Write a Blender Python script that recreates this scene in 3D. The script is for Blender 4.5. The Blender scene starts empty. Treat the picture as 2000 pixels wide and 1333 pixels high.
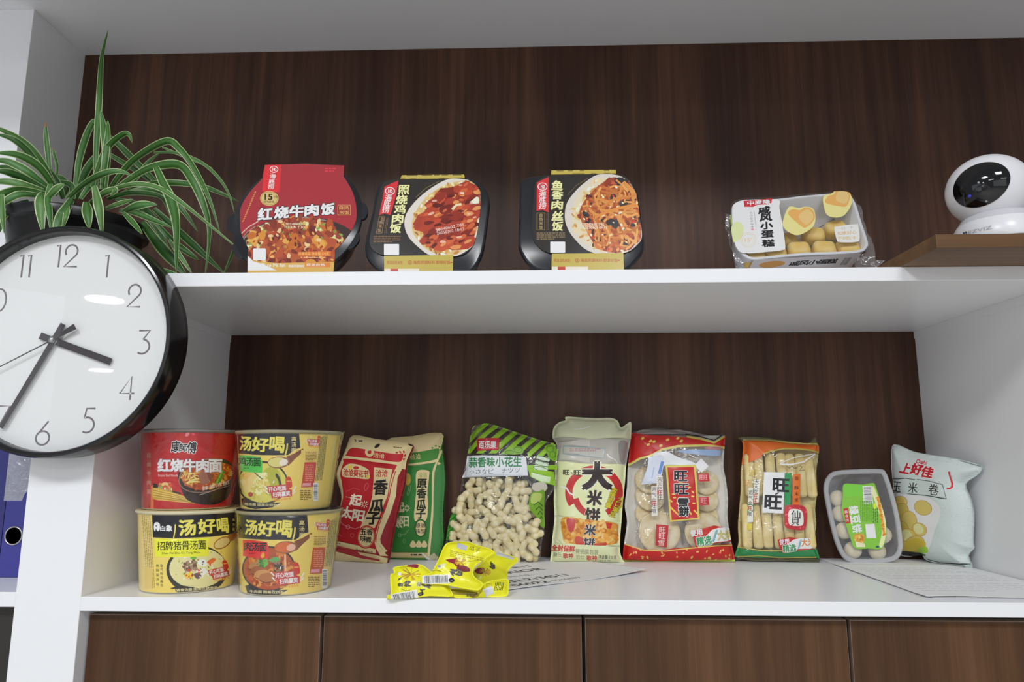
import bpy, bmesh, math, random
import numpy as np
from mathutils import Vector, Matrix
from mathutils.geometry import delaunay_2d_cdt
S = bpy.context.scene
COL = S.collection
# ---------------------------------------------------------------- camera, world, lights, exposure
H = 1.10                                   # height of the measuring origin above the floor
CAM = np.array([0.0714, -0.975, -0.006 + H])
YAW, PITCH, ROLL, FPX = -0.0330, 0.1653, 0.0001, 1371.5
def _axes(yaw, pitch, roll):
    cy, sy, cp, sp = math.cos(yaw), math.sin(yaw), math.cos(pitch), math.sin(pitch)
    f = np.array([sy * cp, cy * cp, sp]); r = np.array([cy, -sy, 0.0]); u = np.cross(r, f)
    cr, sr = math.cos(roll), math.sin(roll)
    return cr * r + sr * u, -sr * r + cr * u, f
AR, AU, AF = _axes(YAW, PITCH, ROLL)
cd = bpy.data.cameras.new('camera'); cam = bpy.data.objects.new('camera', cd); COL.objects.link(cam)
cd.sensor_width = 36.0; cd.lens = FPX * 36.0 / 2000.0; cd.clip_start = 0.02
cam.matrix_world = Matrix(((AR[0], AU[0], -AF[0], CAM[0]), (AR[1], AU[1], -AF[1], CAM[1]), (AR[2], AU[2], -AF[2], CAM[2]), (0, 0, 0, 1)))
cd.dof.use_dof = True; cd.dof.focus_distance = 1.14; cd.dof.aperture_fstop = 8.0
S.camera = cam
w = bpy.data.worlds.new('room_light'); S.world = w; w.use_nodes = True
bg = w.node_tree.nodes['Background']; bg.inputs[0].default_value = (0.93, 0.96, 1.0, 1); bg.inputs[1].default_value = 0.38
def area(name, loc, target, sx, sy, power, col=(1, 1, 1), shape='RECTANGLE'):
    l = bpy.data.lights.new(name, 'AREA'); l.shape = shape; l.size = sx; l.size_y = sy; l.energy = power; l.color = col
    o = bpy.data.objects.new(name, l); COL.objects.link(o); o.location = loc
    d = Vector(target) - Vector(loc); o.rotation_euler = d.to_track_quat('-Z', 'Y').to_euler()
    return o
CEIL = 1.75 + H
area('ceiling_panel_light', (0.75, -2.3, CEIL), (0.75, -2.3, 0), 0.6, 0.6, 44, (0.965, 0.98, 1.0))
area('ceiling_panel_light', (-1.0, -2.5, CEIL), (-1.0, -2.5, 0), 0.6, 0.6, 60, (0.965, 0.98, 1.0))
area('ceiling_panel_light', (-1.2, -5.2, CEIL), (-1.2, -5.2, 0), 1.2, 0.6, 40, (0.965, 0.98, 1.0))
area('ceiling_panel_light', (1.6, -5.2, CEIL), (1.6, -5.2, 0), 1.2, 0.6, 30, (0.965, 0.98, 1.0))
area('fill_light', (-4.2, -3.2, 1.5), (0.0, 0.0, 1.2), 2.4, 1.6, 12, (0.86, 0.93, 1.0))  # cool fill from the left, no window known there
area('fill_light', (0.6, -5.5, 1.55), (0.2, 0.0, 1.1), 3.0, 1.8, 16, (0.95, 0.97, 1.0))  # frontal fill added to brighten the lower compartment, not a known window
S.view_settings.view_transform = 'Standard'; S.view_settings.look = 'None'
S.view_settings.gamma = 1.0; S.view_settings.use_curve_mapping = False
S.view_settings.exposure = -0.23
S.cycles.transparent_max_bounces = 24; S.cycles.max_bounces = 8
S.cycles.use_denoising = True
# ---------------------------------------------------------------- measuring helpers
def ray(u, v):
    if np.ndim(u): u, v = np.asarray(u, float)[:, None], np.asarray(v, float)[:, None]
    return AF + AR * (u - 1000.0) / FPX + AU * (666.5 - v) / FPX
def onY(u, v, y): q = ray(u, v); return CAM + q * (y - CAM[1]) / q[1]
def onZ(u, v, z): q = ray(u, v); return CAM + q * (z - CAM[2]) / q[2]
def onX(u, v, x): q = ray(u, v); return CAM + q * (x - CAM[0]) / q[0]
def nz(v): v = np.array(v, float); return v / np.linalg.norm(v)
# ---------------------------------------------------------------- materials
def lin(c):
    if isinstance(c, str):
        c = c.lstrip('#'); c = [int(c[i:i + 2], 16) / 255 for i in (0, 2, 4)]
    return [x / 12.92 if x <= 0.04045 else ((x + 0.055) / 1.055) ** 2.4 for x in c]
MATS = {}
def mat(name, col=None, rough=0.5, spec=0.5, metal=0.0, coat=0.0, attr=False, bump=0.0, bscale=200, trans=0.0, sss=0.0):
    if name in MATS: return MATS[name]
    m = bpy.data.materials.new(name); m.use_nodes = True; nt = m.node_tree; b = nt.nodes['Principled BSDF']
    if col is not None: b.inputs['Base Color'].default_value = (*lin(col), 1)
    if attr:
        a = nt.nodes.new('ShaderNodeAttribute'); a.attribute_name = 'Col'; nt.links.new(a.outputs['Color'], b.inputs['Base Color'])
    b.inputs['Roughness'].default_value = rough; b.inputs['Specular IOR Level'].default_value = spec
    b.inputs['Metallic'].default_value = metal; b.inputs['Coat Weight'].default_value = coat
    b.inputs['Coat Roughness'].default_value = 0.12
    if trans: b.inputs['Transmission Weight'].default_value = trans
    if bump:
        n = nt.nodes.new('ShaderNodeTexNoise'); n.inputs['Scale'].default_value = bscale; n.inputs['Detail'].default_value = 3
        tc = nt.nodes.new('ShaderNodeTexCoord'); nt.links.new(tc.outputs['Object'], n.inputs['Vector'])
        bp = nt.nodes.new('ShaderNodeBump'); bp.inputs['Strength'].default_value = bump; bp.inputs['Distance'].default_value = 0.002
        nt.links.new(n.outputs['Fac'], bp.inputs['Height']); nt.links.new(bp.outputs['Normal'], b.inputs['Normal'])
    MATS[name] = m; return m
def mottled(name, c1, c2, scale, rough=0.6, bump=0.2, detail=4):
    if name in MATS: return MATS[name]
    m = mat(name, c1, rough, bump=bump, bscale=scale * 2); nt = m.node_tree; b = nt.nodes['Principled BSDF']
    tc = nt.nodes.new('ShaderNodeTexCoord'); n = nt.nodes.new('ShaderNodeTexNoise'); n.inputs['Scale'].default_value = scale; n.inputs['Detail'].default_value = detail
    r = nt.nodes.new('ShaderNodeValToRGB'); r.color_ramp.elements[0].position = 0.35; r.color_ramp.elements[1].position = 0.68
    r.color_ramp.elements[0].color = (*lin(c1), 1); r.color_ramp.elements[1].color = (*lin(c2), 1)
    nt.links.new(tc.outputs['Object'], n.inputs['Vector']); nt.links.new(n.outputs['Fac'], r.inputs['Fac']); nt.links.new(r.outputs['Color'], b.inputs['Base Color'])
    return m
def wood(name, dark, midc, light, seed=0.0, rough=0.38, along='Z', spec=0.4):
    if name in MATS: return MATS[name]
    m = bpy.data.materials.new(name); m.use_nodes = True; nt = m.node_tree; b = nt.nodes['Principled BSDF']; L = nt.links.new
    tc = nt.nodes.new('ShaderNodeTexCoord')
    def noise(scl, detail, dist, off):
        mp = nt.nodes.new('ShaderNodeMapping'); mp.inputs['Scale'].default_value = scl; mp.inputs['Location'].default_value = (off + seed, off * 2 + seed, off)
        n = nt.nodes.new('ShaderNodeTexNoise'); n.inputs['Scale'].default_value = 1; n.inputs['Detail'].default_value = detail; n.inputs['Distortion'].default_value = dist
        L(tc.outputs['Object'], mp.inputs['Vector']); L(mp.outputs['Vector'], n.inputs['Vector']); return n
    def ax(a, c): return (a, a, c) if along == 'Z' else (c, a, a)
    n1 = noise(ax(9, 0.9), 4, 0.6, 0.0); n2 = noise(ax(70, 2.0), 5, 0.3, 3.1); n3 = noise(ax(420, 7), 3, 0.0, 7.7)
    def mth(op, a, b_, c=None):
        k = nt.nodes.new('ShaderNodeMath'); k.operation = op
        for i, v in enumerate((a, b_)):
            if isinstance(v, float): k.inputs[i].default_value = v
            else: L(v, k.inputs[i])
        return k.outputs[0]
    f = mth('ADD', mth('MULTIPLY', n1.outputs['Fac'], 0.55), mth('ADD', mth('MULTIPLY', n2.outputs['Fac'], 0.32), mth('MULTIPLY', n3.outputs['Fac'], 0.13)))
    r = nt.nodes.new('ShaderNodeValToRGB'); e = r.color_ramp.elements
    e[0].position = 0.36; e[0].color = (*lin(dark), 1); e[1].position = 0.64; e[1].color = (*lin(light), 1)
    k = e.new(0.5); k.color = (*lin(midc), 1)
    L(f, r.inputs['Fac']); L(r.outputs['Color'], b.inputs['Base Color'])
    b.inputs['Roughness'].default_value = rough; b.inputs['Specular IOR Level'].default_value = spec
    MATS[name] = m; return m
def clear(name, tint=(0.97, 0.975, 0.975), gloss=0.05, rough=0.12, bump=0.35, bscale=45, haze=0.0):
    """thin clear film: straight-through transparency plus a reflecting skin"""
    if name in MATS: return MATS[name]
    m = bpy.data.materials.new(name); m.use_nodes = True; nt = m.node_tree; L = nt.links.new
    nt.nodes.remove(nt.nodes['Principled BSDF']); out = nt.nodes['Material Output']
    tr = nt.nodes.new('ShaderNodeBsdfTransparent'); tr.inputs[0].default_value = (*tint, 1)
    gl = nt.nodes.new('ShaderNodeBsdfGlossy'); gl.inputs['Roughness'].default_value = rough
    lw = nt.nodes.new('ShaderNodeLayerWeight'); lw.inputs[0].default_value = 0.5
    fr = nt.nodes.new('ShaderNodeMath'); fr.operation = 'POWER'; fr.inputs[1].default_value = 5.0; L(lw.outputs['Facing'], fr.inputs[0])
    ad = nt.nodes.new('ShaderNodeMath'); ad.operation = 'ADD'; ad.inputs[1].default_value = 0.035 + gloss; ad.use_clamp = True; L(fr.outputs[0], ad.inputs[0])
    mx = nt.nodes.new('ShaderNodeMixShader'); L(ad.outputs[0], mx.inputs[0]); L(tr.outputs[0], mx.inputs[1]); L(gl.outputs[0], mx.inputs[2])
    last = mx
    if haze:
        df = nt.nodes.new('ShaderNodeBsdfDiffuse'); df.inputs[0].default_value = (0.85, 0.86, 0.88, 1)
        m2 = nt.nodes.new('ShaderNodeMixShader'); m2.inputs[0].default_value = haze; L(mx.outputs[0], m2.inputs[1]); L(df.outputs[0], m2.inputs[2]); last = m2
    if bump:
        tc = nt.nodes.new('ShaderNodeTexCoord'); n = nt.nodes.new('ShaderNodeTexNoise'); n.inputs['Scale'].default_value = bscale; n.inputs['Detail'].default_value = 2; n.inputs['Distortion'].default_value = 1.5
        bp = nt.nodes.new('ShaderNodeBump'); bp.inputs['Strength'].default_value = bump; bp.inputs['Distance'].default_value = 0.004
        L(tc.outputs['Object'], n.inputs['Vector']); L(n.outputs['Fac'], bp.inputs['Height']); L(bp.outputs[0], gl.inputs['Normal'])
    L(last.outputs[0], out.inputs[0]); MATS[name] = m; return m
WHITE = mat('white_laminate', '#f3f4f7', 0.32, 0.45)
# ---------------------------------------------------------------- objects
def mesh(name, verts, faces, mats, parent=None, loc=None, mi=None, cols=None, smooth=True, autos=None):
    """one mesh object; verts in world metres; local origin = parent's or loc"""
    base = np.array(parent.location if parent is not None and parent.type == 'EMPTY' else (loc if loc is not None else (0, 0, 0)), float)
    if parent is not None and parent.type == 'MESH': base = np.array(parent['base'], float)
    V = np.asarray(verts, float) - base
    me = bpy.data.meshes.new(name); me.from_pydata(V.tolist(), [], [list(map(int, f)) for f in faces]); 
    for m in (mats if isinstance(mats, (list, tuple)) else [mats]): me.materials.append(m)
    n = len(me.polygons)
    if mi is not None and n == len(mi): me.polygons.foreach_set('material_index', np.asarray(mi, np.int32))
    me.polygons.foreach_set('use_smooth', np.full(n, bool(smooth)))
    if cols is not None:
        a = me.attributes.new('Col', 'FLOAT_COLOR', 'FACE'); c = np.ones((n, 4), np.float32); c[:, :3] = np.asarray(cols)[:n]; a.data.foreach_set('color', c.ravel())
    me.update()
    if autos: me.set_sharp_from_angle(angle=math.radians(autos))
    o = bpy.data.objects.new(name, me); COL.objects.link(o); o['base'] = [float(x) for x in base]
    if parent is not None: o.parent = parent
    elif loc is not None: o.location = [float(x) for x in loc]
    return o
def tag(o, label=None, cat=None, group=None, kind=None):
    if label: o['label'] = label
    if cat: o['category'] = cat
    if group: o['group'] = group
    if kind: o['kind'] = kind
    return o
def thing(name, label, cat, loc, group=None):
    o = bpy.data.objects.new(name, None); COL.objects.link(o); o.location = [float(x) for x in loc]; o.empty_display_size = 0.02
    return tag(o, label, cat, group)
def boxgeo(x0, x1, y0, y1, z0, z1, bev=0.0, seg=2):
    bm = bmesh.new(); bmesh.ops.create_cube(bm, size=1.0)
    for v in bm.verts: v.co = Vector(((x0 + x1) / 2 + v.co.x * (x1 - x0), (y0 + y1) / 2 + v.co.y * (y1 - y0), (z0 + z1) / 2 + v.co.z * (z1 - z0)))
    if bev: bmesh.ops.bevel(bm, geom=bm.edges[:], offset=bev, segments=seg, affect='EDGES', profile=0.5)
    bm.verts.index_update(); V = [tuple(v.co) for v in bm.verts]; F = [[v.index for v in f.verts] for f in bm.faces]; bm.free(); return V, F
def box(name, b, m, parent=None, bev=0.0008, loc=None, smooth=False):
    V, F = boxgeo(*b, bev=bev)
    return mesh(name, V, F, m, parent, loc, smooth=smooth)
def join(*gs):
    V, F = [], []
    for v, f in gs:
        k = len(V); V += [tuple(p) for p in v]; F += [[i + k for i in q] for q in f]
    return V, F
def lathe(prof, seg=64, cx=0, cy=0, cz=0):
    V, F = [], []
    for r, z in prof:
        for i in range(seg):
            a = 2 * math.pi * i / seg; V.append((cx + r * math.cos(a), cy + r * math.sin(a), cz + z))
    for j in range(len(prof) - 1):
        for i in range(seg): F.append([j * seg + i, j * seg + (i + 1) % seg, (j + 1) * seg + (i + 1) % seg, (j + 1) * seg + i])
    if prof[0][0] > 1e-6: F.append(list(range(seg))[::-1])
    if prof[-1][0] > 1e-6: F.append([(len(prof) - 1) * seg + i for i in range(seg)])
    return V, F
def xform(g, M):
    return [tuple(M @ Vector(v)) for v in g[0]], g[1]
# ---------------------------------------------------------------- lettering
_tc = bpy.data.curves.new('lettering', 'FONT'); _to = bpy.data.objects.new('lettering', _tc); COL.objects.link(_to)
_tc.resolution_u = 3; _tc.fill_mode = 'FRONT'; _glyphs = {}
def glyph(s, bold=0.0):
    """outline loops' edges of a run of characters in em units: (points Nx2, edges Mx2, advance box)"""
    k = (s, round(bold, 3))
    if k in _glyphs: return _glyphs[k]
    _tc.body = s; _tc.offset = bold
    dg = bpy.context.evaluated_depsgraph_get(); dg.update()
    me = bpy.data.meshes.new_from_object(_to.evaluated_get(dg), depsgraph=dg)
    n = len(me.vertices); co = np.zeros(n * 3); me.vertices.foreach_get('co', co); co = co.reshape(-1, 3)[:, :2]
    cnt = {}
    for p in me.polygons:
        vs = list(p.vertices)
        for a, b in zip(vs, vs[1:] + vs[:1]):
            e = (min(a, b), max(a, b)); cnt[e] = cnt.get(e, 0) + 1
    ed = np.array([e for e, c in cnt.items() if c == 1], int).reshape(-1, 2)
    bpy.data.meshes.remove(me)
    used = np.unique(ed); mp = -np.ones(n, int); mp[used] = np.arange(len(used))
    r = (co[used] if n else np.zeros((0, 2)), mp[ed] if len(ed) else ed); _glyphs[k] = r; return r
ILLUM = 0.80                                # photographed tone -> surface colour
def alb(c):
    return np.clip(np.array(lin(c)) / ILLUM, 0.004, 0.86)
# ---------------------------------------------------------------- printed artwork: layered flat shapes -> one planar map
class Art:
    def __init__(s, ox=0, oy=0, f=1.0, to_uv=None, seed=1):
        s.ox, s.oy, s.f = ox, oy, f; s.to_uv = to_uv or (lambda x, y: (x, y)); s.sh = []; s.rnd = random.Random(seed); s.vec = False
    def _add(s, pts, edges, col):
        if not len(pts): return
        if s.vec:
            q = np.asarray(pts, float); P = np.stack(s.to_uv(s.ox + q[:, 0] / s.f, s.oy + q[:, 1] / s.f), 1)
        else: P = np.array([s.to_uv(s.ox + x / s.f, s.oy + y / s.f) for x, y in pts], float)
        if len(P): s.sh.append((P, np.asarray(edges, int), col))
    def poly(s, pts, col):
        n = len(pts); s._add(pts, [(i, (i + 1) % n) for i in range(n)], col)
    def smooth(s, pts, col, k=5): s.poly(catmull(pts, k), col)
    def rect(s, x0, y0, x1, y1, col, r=0, rot=0.0):
        p = []
        if r:
            for cx, cy, a0 in ((x1 - r, y0 + r, -90), (x1 - r, y1 - r, 0), (x0 + r, y1 - r, 90), (x0 + r, y0 + r, 180)):
                for i in range(5): a = math.radians(a0 + 22.5 * i); p.append((cx + r * math.cos(a), cy + r * math.sin(a)))
        else:
            n = 6
            p = [(x0 + (x1 - x0) * i / n, y0) for i in range(n)] + [(x1, y0 + (y1 - y0) * i / n) for i in range(n)] + [(x1 - (x1 - x0) * i / n, y1) for i in range(n)] + [(x0, y1 - (y1 - y0) * i / n) for i in range(n)]
        if rot:
            cx, cy = (x0 + x1) / 2, (y0 + y1) / 2; c, q = math.cos(math.radians(rot)), math.sin(math.radians(rot))
            p = [(cx + (x - cx) * c - (y - cy) * q, cy + (x - cx) * q + (y - cy) * c) for x, y in p]
        s.poly(p, col)
    def ell(s, cx, cy, rx, ry, col, rot=0, n=36, a0=0, a1=360):
        c, q = math.cos(math.radians(rot)), math.sin(math.radians(rot)); p = []
        for i in range(n + (a1 - a0 < 360)):
            a = math.radians(a0 + (a1 - a0) * i / n); x, y = rx * math.cos(a), ry * math.sin(a); p.append((cx + x * c - y * q, cy + x * q + y * c))
        s.poly(p, col)
    def ring(s, cx, cy, rx, ry, wd, col, rot=0, a0=0, a1=360, n=40):
        c, q = math.cos(math.radians(rot)), math.sin(math.radians(rot)); o, i_ = [], []
        for i in range(n + 1):
            a = math.radians(a0 + (a1 - a0) * i / n - (1e-3 if i == n and a1 - a0 >= 360 else 0))
            for lst, k in ((o, 0), (i_, wd)):
                x, y = (rx - k) * math.cos(a), (ry - k) * math.sin(a); lst.append((cx + x * c - y * q, cy + x * q + y * c))
        s.poly(o + i_[::-1], col)
    def line(s, pts, wd, col, taper=False):
        pts = [np.array(p, float) for p in pts]; L, R = [], []
        for i, p in enumerate(pts):
            t = pts[min(i + 1, len(pts) - 1)] - pts[max(i - 1, 0)]; t = t / (np.linalg.norm(t) + 1e-9); n = np.array([-t[1], t[0]]) * wd / 2
            if taper: n = n * (0.15 + 0.85 * (1 - i / (len(pts) - 1)))
            L.append(tuple(p + n)); R.append(tuple(p - n))
        s.poly(L + R[::-1], col)
    def text(s, t, cx, cy, h, col, w=None, rot=0, shear=0.0, bold=0.02, ol=None, olw=0.05):
        """t centred on (cx, cy); h = glyph height, w = run width (both in this drawing's pixels)"""
        g0 = glyph(t, 0.0)[0]
        if not len(g0): return
        lo, hi = g0.min(0), g0.max(0); ctr = (lo + hi) / 2; sc = h / max(hi[1] - lo[1], 0.3 if len(t) > 1 else 0.55)
        sx = sc if w is None else w / max(hi[0] - lo[0], 1e-3)
        c, q = math.cos(math.radians(rot)), math.sin(math.radians(rot))
        g, e = glyph(t)
        def sh(b, n): return [(b * math.cos(2 * math.pi * (i + .5) / n), b * math.sin(2 * math.pi * (i + .5) / n)) for i in range(n)]
        runs = ([(v, ol) for v in sh(olw + bold, 8)] if ol else []) + [(v, col) for v in ([(0, 0)] if bold < .012 else [(bold * .8, bold * .5), (-bold * .8, -bold * .5)] if bold < .025 else sh(bold * 1.2, 4) + [(0, 0)])]
        for (bx, by), colr in runs:
            p = g - ctr; x = (p[:, 0] + bx) * sx + (p[:, 1] + by) * sc * shear; y = -(p[:, 1] + by) * sc
            s._add(list(zip(cx + x * c - y * q, cy + x * q + y * c)), e, colr)
    def vtext(s, t, cx, y0, h, step, col, dx=0.0, w=None, **k):
        for i, ch in enumerate(t): s.text(ch, cx + dx * i, y0 + step * i, h, col, w=w or h, **k)
    def blobs(s, inside, n, size, cols, asp=1.6, rot=None, dens=7):
        p = np.array(inside, float); lo, hi = p.min(0), p.max(0); got = tries = 0
        ed = np.array([(i, (i + 1) % len(p)) for i in range(len(p))])
        while got < n and tries < n * 30:
            tries += 1; x, y = s.rnd.uniform(lo[0], hi[0]), s.rnd.uniform(lo[1], hi[1])
            if not evenodd(np.array([[x, y]]), p, ed)[0]: continue
            r = size * s.rnd.uniform(0.6, 1.3); a = s.rnd.uniform(0, 180) if rot is None else rot + s.rnd.uniform(-25, 25); c, q = math.cos(math.radians(a)), math.sin(math.radians(a)); pts = []
            for i in range(dens):
                t = 2 * math.pi * i / dens; k = r * s.rnd.uniform(0.75, 1.2); X, Y = k * math.cos(t) * asp ** 0.5, k * math.sin(t) / asp ** 0.5; pts.append((x + X * c - Y * q, y + X * q + Y * c))
            s.poly(pts, s.rnd.choice(cols)); got += 1
    def strands(s, inside, n, length, wd, cols, seed=0):
        p = np.array(inside, float); lo, hi = p.min(0), p.max(0); ed = np.array([(i, (i + 1) % len(p)) for i in range(len(p))]); got = tries = 0
        while got < n and tries < n * 30:
            tries += 1; x, y = s.rnd.uniform(lo[0], hi[0]), s.rnd.uniform(lo[1], hi[1])
            if not evenodd(np.array([[x, y]]), p, ed)[0]: continue
            a = s.rnd.uniform(0, 6.28); k = s.rnd.uniform(-0.5, 0.5); pts = [(x, y)]
            for i in range(6):
                x += length / 6 * math.cos(a); y += length / 6 * math.sin(a); a += k
                if evenodd(np.array([[x, y]]), p, ed)[0]: pts.append((x, y))
                else: break
            if len(pts) > 2: s.line(pts, wd * s.rnd.uniform(0.7, 1.2), s.rnd.choice(cols)); got += 1
    def micro(s, x0, y0, x1, y1, rows, col, slant=0.0, vert=False, fill=0.55):
        """print too small to read: broken hairlines"""
        n = rows; 
        for i in range(n):
            if vert:
                x = x0 + (x1 - x0) * (i + 0.5) / n; wd = (x1 - x0) / n * fill; y = y0
                while y < y1:
                    l = s.rnd.uniform(1.0, 4.0) * wd; e = min(y + l, y1); s.poly([(x - wd / 2 + slant * (y - y0), y), (x + wd / 2 + slant * (y - y0), y), (x + wd / 2 + slant * (e - y0), e), (x - wd / 2 + slant * (e - y0), e)], col); y = e + wd * s.rnd.uniform(0.35, 0.8)
            else:
                y = y0 + (y1 - y0) * (i + 0.5) / n; wd = (y1 - y0) / n * fill; x = x0; end = x1 if i < n - 1 else x0 + (x1 - x0) * s.rnd.uniform(0.5, 1)
                while x < end:
                    l = s.rnd.uniform(1.0, 4.0) * wd; e = min(x + l, end); k = slant * (x - x0), slant * (e - x0); s.poly([(x, y - wd / 2 + k[0]), (e, y - wd / 2 + k[1]), (e, y + wd / 2 + k[1]), (x, y + wd / 2 + k[0])], col); x = e + wd * s.rnd.uniform(0.35, 0.8)
    def barcode(s, x0, y0, x1, y1, n=22, dark='#26262a', rot=0.0, vert=False):
        s.rect(x0, y0, x1, y1, '#dfe0e4', rot=rot); cx, cy = (x0 + x1) / 2, (y0 + y1) / 2; c, q = math.cos(math.radians(rot)), math.sin(math.radians(rot))
        A0, A1 = (y0, y1) if vert else (x0, x1); m = (A1 - A0) * 0.08; a = A0 + m; st = (A1 - A0 - 2 * m) / n
        for i in range(n):
            wd = st * s.rnd.choice((0.3, 0.45, 0.7))
            b = [(a, y0 + (y1 - y0) * .08), (a + wd, y0 + (y1 - y0) * .08), (a + wd, y1 - (y1 - y0) * .1), (a, y1 - (y1 - y0) * .1)] if not vert else [(x0 + (x1 - x0) * .1, a), (x1 - (x1 - x0) * .1, a), (x1 - (x1 - x0) * .1, a + wd), (x0 + (x1 - x0) * .1, a + wd)]
            s.poly([(cx + (x - cx) * c - (y - cy) * q, cy + (x - cx) * q + (y - cy) * c) for x, y in b], dark); a += st
def catmull(pts, k=5, closed=True):
    P = [np.array(p, float) for p in pts]; n = len(P); out = []
    for i in range(n if closed else n - 1):
        a, b, c, d = (P[(i + j - 1) % n] if closed else P[min(max(i + j - 1, 0), n - 1)] for j in range(4))
        for t in np.arange(k) / k: out.append(tuple(0.5 * (2 * b + (c - a) * t + (2 * a - 5 * b + 4 * c - d) * t * t + (3 * b - a - 3 * c + d) * t ** 3)))
    if not closed: out.append(tuple(P[-1]))
    return out
def evenodd(Q, P, E):
    x, y = Q[:, 0][:, None], Q[:, 1][:, None]; a, b = P[E[:, 0]], P[E[:, 1]]
    c = (a[:, 1][None] > y) != (b[:, 1][None] > y); dy = b[:, 1] - a[:, 1]; dy = np.where(np.abs(dy) < 1e-15, 1e-15, dy)
    return ((c & (x < (b[:, 0] - a[:, 0])[None] * (y - a[:, 1][None]) / dy[None] + a[:, 0][None])).sum(1) % 2).astype(bool)
def resample(P, h):
    P = np.asarray(P, float); out = []
    for a, b in zip(P, np.roll(P, -1, 0)):
        n = max(1, int(math.ceil(np.linalg.norm(b - a) / h)))
        for i in range(n): out.append(a + (b - a) * i / n)
    return np.array(out)
def planar(outline, shapes, h, base):
    """planar map of the outline: triangles, each with the colour of its topmost shape ('clear' stays a word)"""
    O = np.asarray(outline, float); n = len(O); V = [O]; E = [np.array([(i, (i + 1) % n) for i in range(n)])]; k = n
    lo, hi = O.min(0), O.max(0)
    for P, e, c in shapes:
        V.append(P); E.append(e + k); k += len(P)
    gx, gy = np.meshgrid(np.arange(lo[0] + h / 2, hi[0], h), np.arange(lo[1] + h / 2, hi[1], h * 0.87)); gx[1::2] += h / 2
    G = np.stack([gx.ravel(), gy.ravel()], 1); G = G[evenodd(G, O, E[0])]; V.append(G)
    V = np.concatenate(V); E = np.concatenate(E)
    E = E[E[:, 0] != E[:, 1]]
    r = delaunay_2d_cdt([Vector(p) for p in V], [tuple(map(int, e)) for e in E], [], 0, 1e-7, False)
    W = np.array([tuple(p) for p in r[0]], float); T = np.array([f for f in r[2] if len(f) == 3], int)
    C = W[T].mean(1); A = np.abs(np.cross(W[T[:, 1]] - W[T[:, 0]], W[T[:, 2]] - W[T[:, 0]])) if False else np.abs((W[T[:, 1], 0] - W[T[:, 0], 0]) * (W[T[:, 2], 1] - W[T[:, 0], 1]) - (W[T[:, 1], 1] - W[T[:, 0], 1]) * (W[T[:, 2], 0] - W[T[:, 0], 0]))
    keep = evenodd(C, O, np.array([(i, (i + 1) % n) for i in range(n)])) & (A > 1e-13); T, C = T[keep], C[keep]
    lay = np.full(len(T), -1)
    for i, (P, e, c) in enumerate(shapes):
        l, u = P.min(0), P.max(0); m = np.where((C[:, 0] >= l[0]) & (C[:, 0] <= u[0]) & (C[:, 1] >= l[1]) & (C[:, 1] <= u[1]))[0]
        if len(m): lay[m[evenodd(C[m], P, e)]] = i
    cols = [base] + [c for _, _, c in shapes]
    return W, T, lay + 1, cols
def facecols(lay, cols):
    tab = np.array([alb('#ffffff') if c in ('clear', 'foil', 'haze') else alb(c) for c in cols]); ix = np.array([{'clear': 1, 'foil': 2, 'haze': 3}.get(c, 0) for c in cols])
    return tab[lay], ix[lay]
def ccw(W, T):
    a = (W[T[:, 1], 0] - W[T[:, 0], 0]) * (W[T[:, 2], 1] - W[T[:, 0], 1]) - (W[T[:, 1], 1] - W[T[:, 0], 1]) * (W[T[:, 2], 0] - W[T[:, 0], 0])
    T = T.copy(); f = a < 0; T[f] = T[f][:, ::-1]; return T
def ripple(P, seed, freq, n=7):
    r = np.random.RandomState(seed); o = np.zeros(len(P))
    wx = np.sin(P @ (r.randn(2) * freq * 0.6) + r.rand() * 6) * 0.6
    for i in range(n):
        d = r.randn(2) * freq * (0.5 + 0.35 * i); o += np.sin(P @ d + wx * 2 + r.rand() * 6) / (1 + 0.5 * i)
    return o / 2.2
class Plane:
    def __init__(s, O, ex, ey):
        s.O, s.ex, s.ey = np.array(O, float), nz(ex), nz(ey); s.ey = nz(s.ey - s.ex * (s.ey @ s.ex)); s.n = np.cross(s.ex, s.ey)
    def uv(s, px, py, t=0.0):
        q = ray(px, py)
        if np.ndim(px): k = ((s.O + s.n * np.asarray(t)[..., None] - CAM) @ s.n) / (q @ s.n); p = CAM + q * k[:, None] - s.O; return p @ s.ex, p @ s.ey
        k = ((s.O + s.n * t - CAM) @ s.n) / (q @ s.n); p = CAM + q * k - s.O; return p @ s.ex, p @ s.ey
    def P(s, a, b, t): return s.O + np.outer(a, s.ex) + np.outer(b, s.ey) + np.outer(t, s.n)
def lean_plane(x1, y1, x2, y2, z, deg):
    """a standing plane over the base line, its top leaning away from the viewer"""
    ex = nz((x2 - x1, y2 - y1, 0)); n0 = np.array([ex[1], -ex[0], 0]); a = math.radians(deg)
    return Plane((x1, y1, z), ex, np.array([0, 0, 1]) * math.cos(a) - n0 * math.sin(a))
def seg_dist(Q, O):
    A, B = O, np.roll(O, -1, 0); d = B - A; L = (d ** 2).sum(1) + 1e-18; best = np.full(len(Q), 1e9)
    for i in range(len(A)):
        t = np.clip(((Q - A[i]) @ d[i]) / L[i], 0, 1); best = np.minimum(best, np.hypot(*(Q - A[i] - t[:, None] * d[i]).T))
    return best
def match(W, O):
    return [int(np.argmin(((W - p) ** 2).sum(1))) for p in np.asarray(O)]
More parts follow.
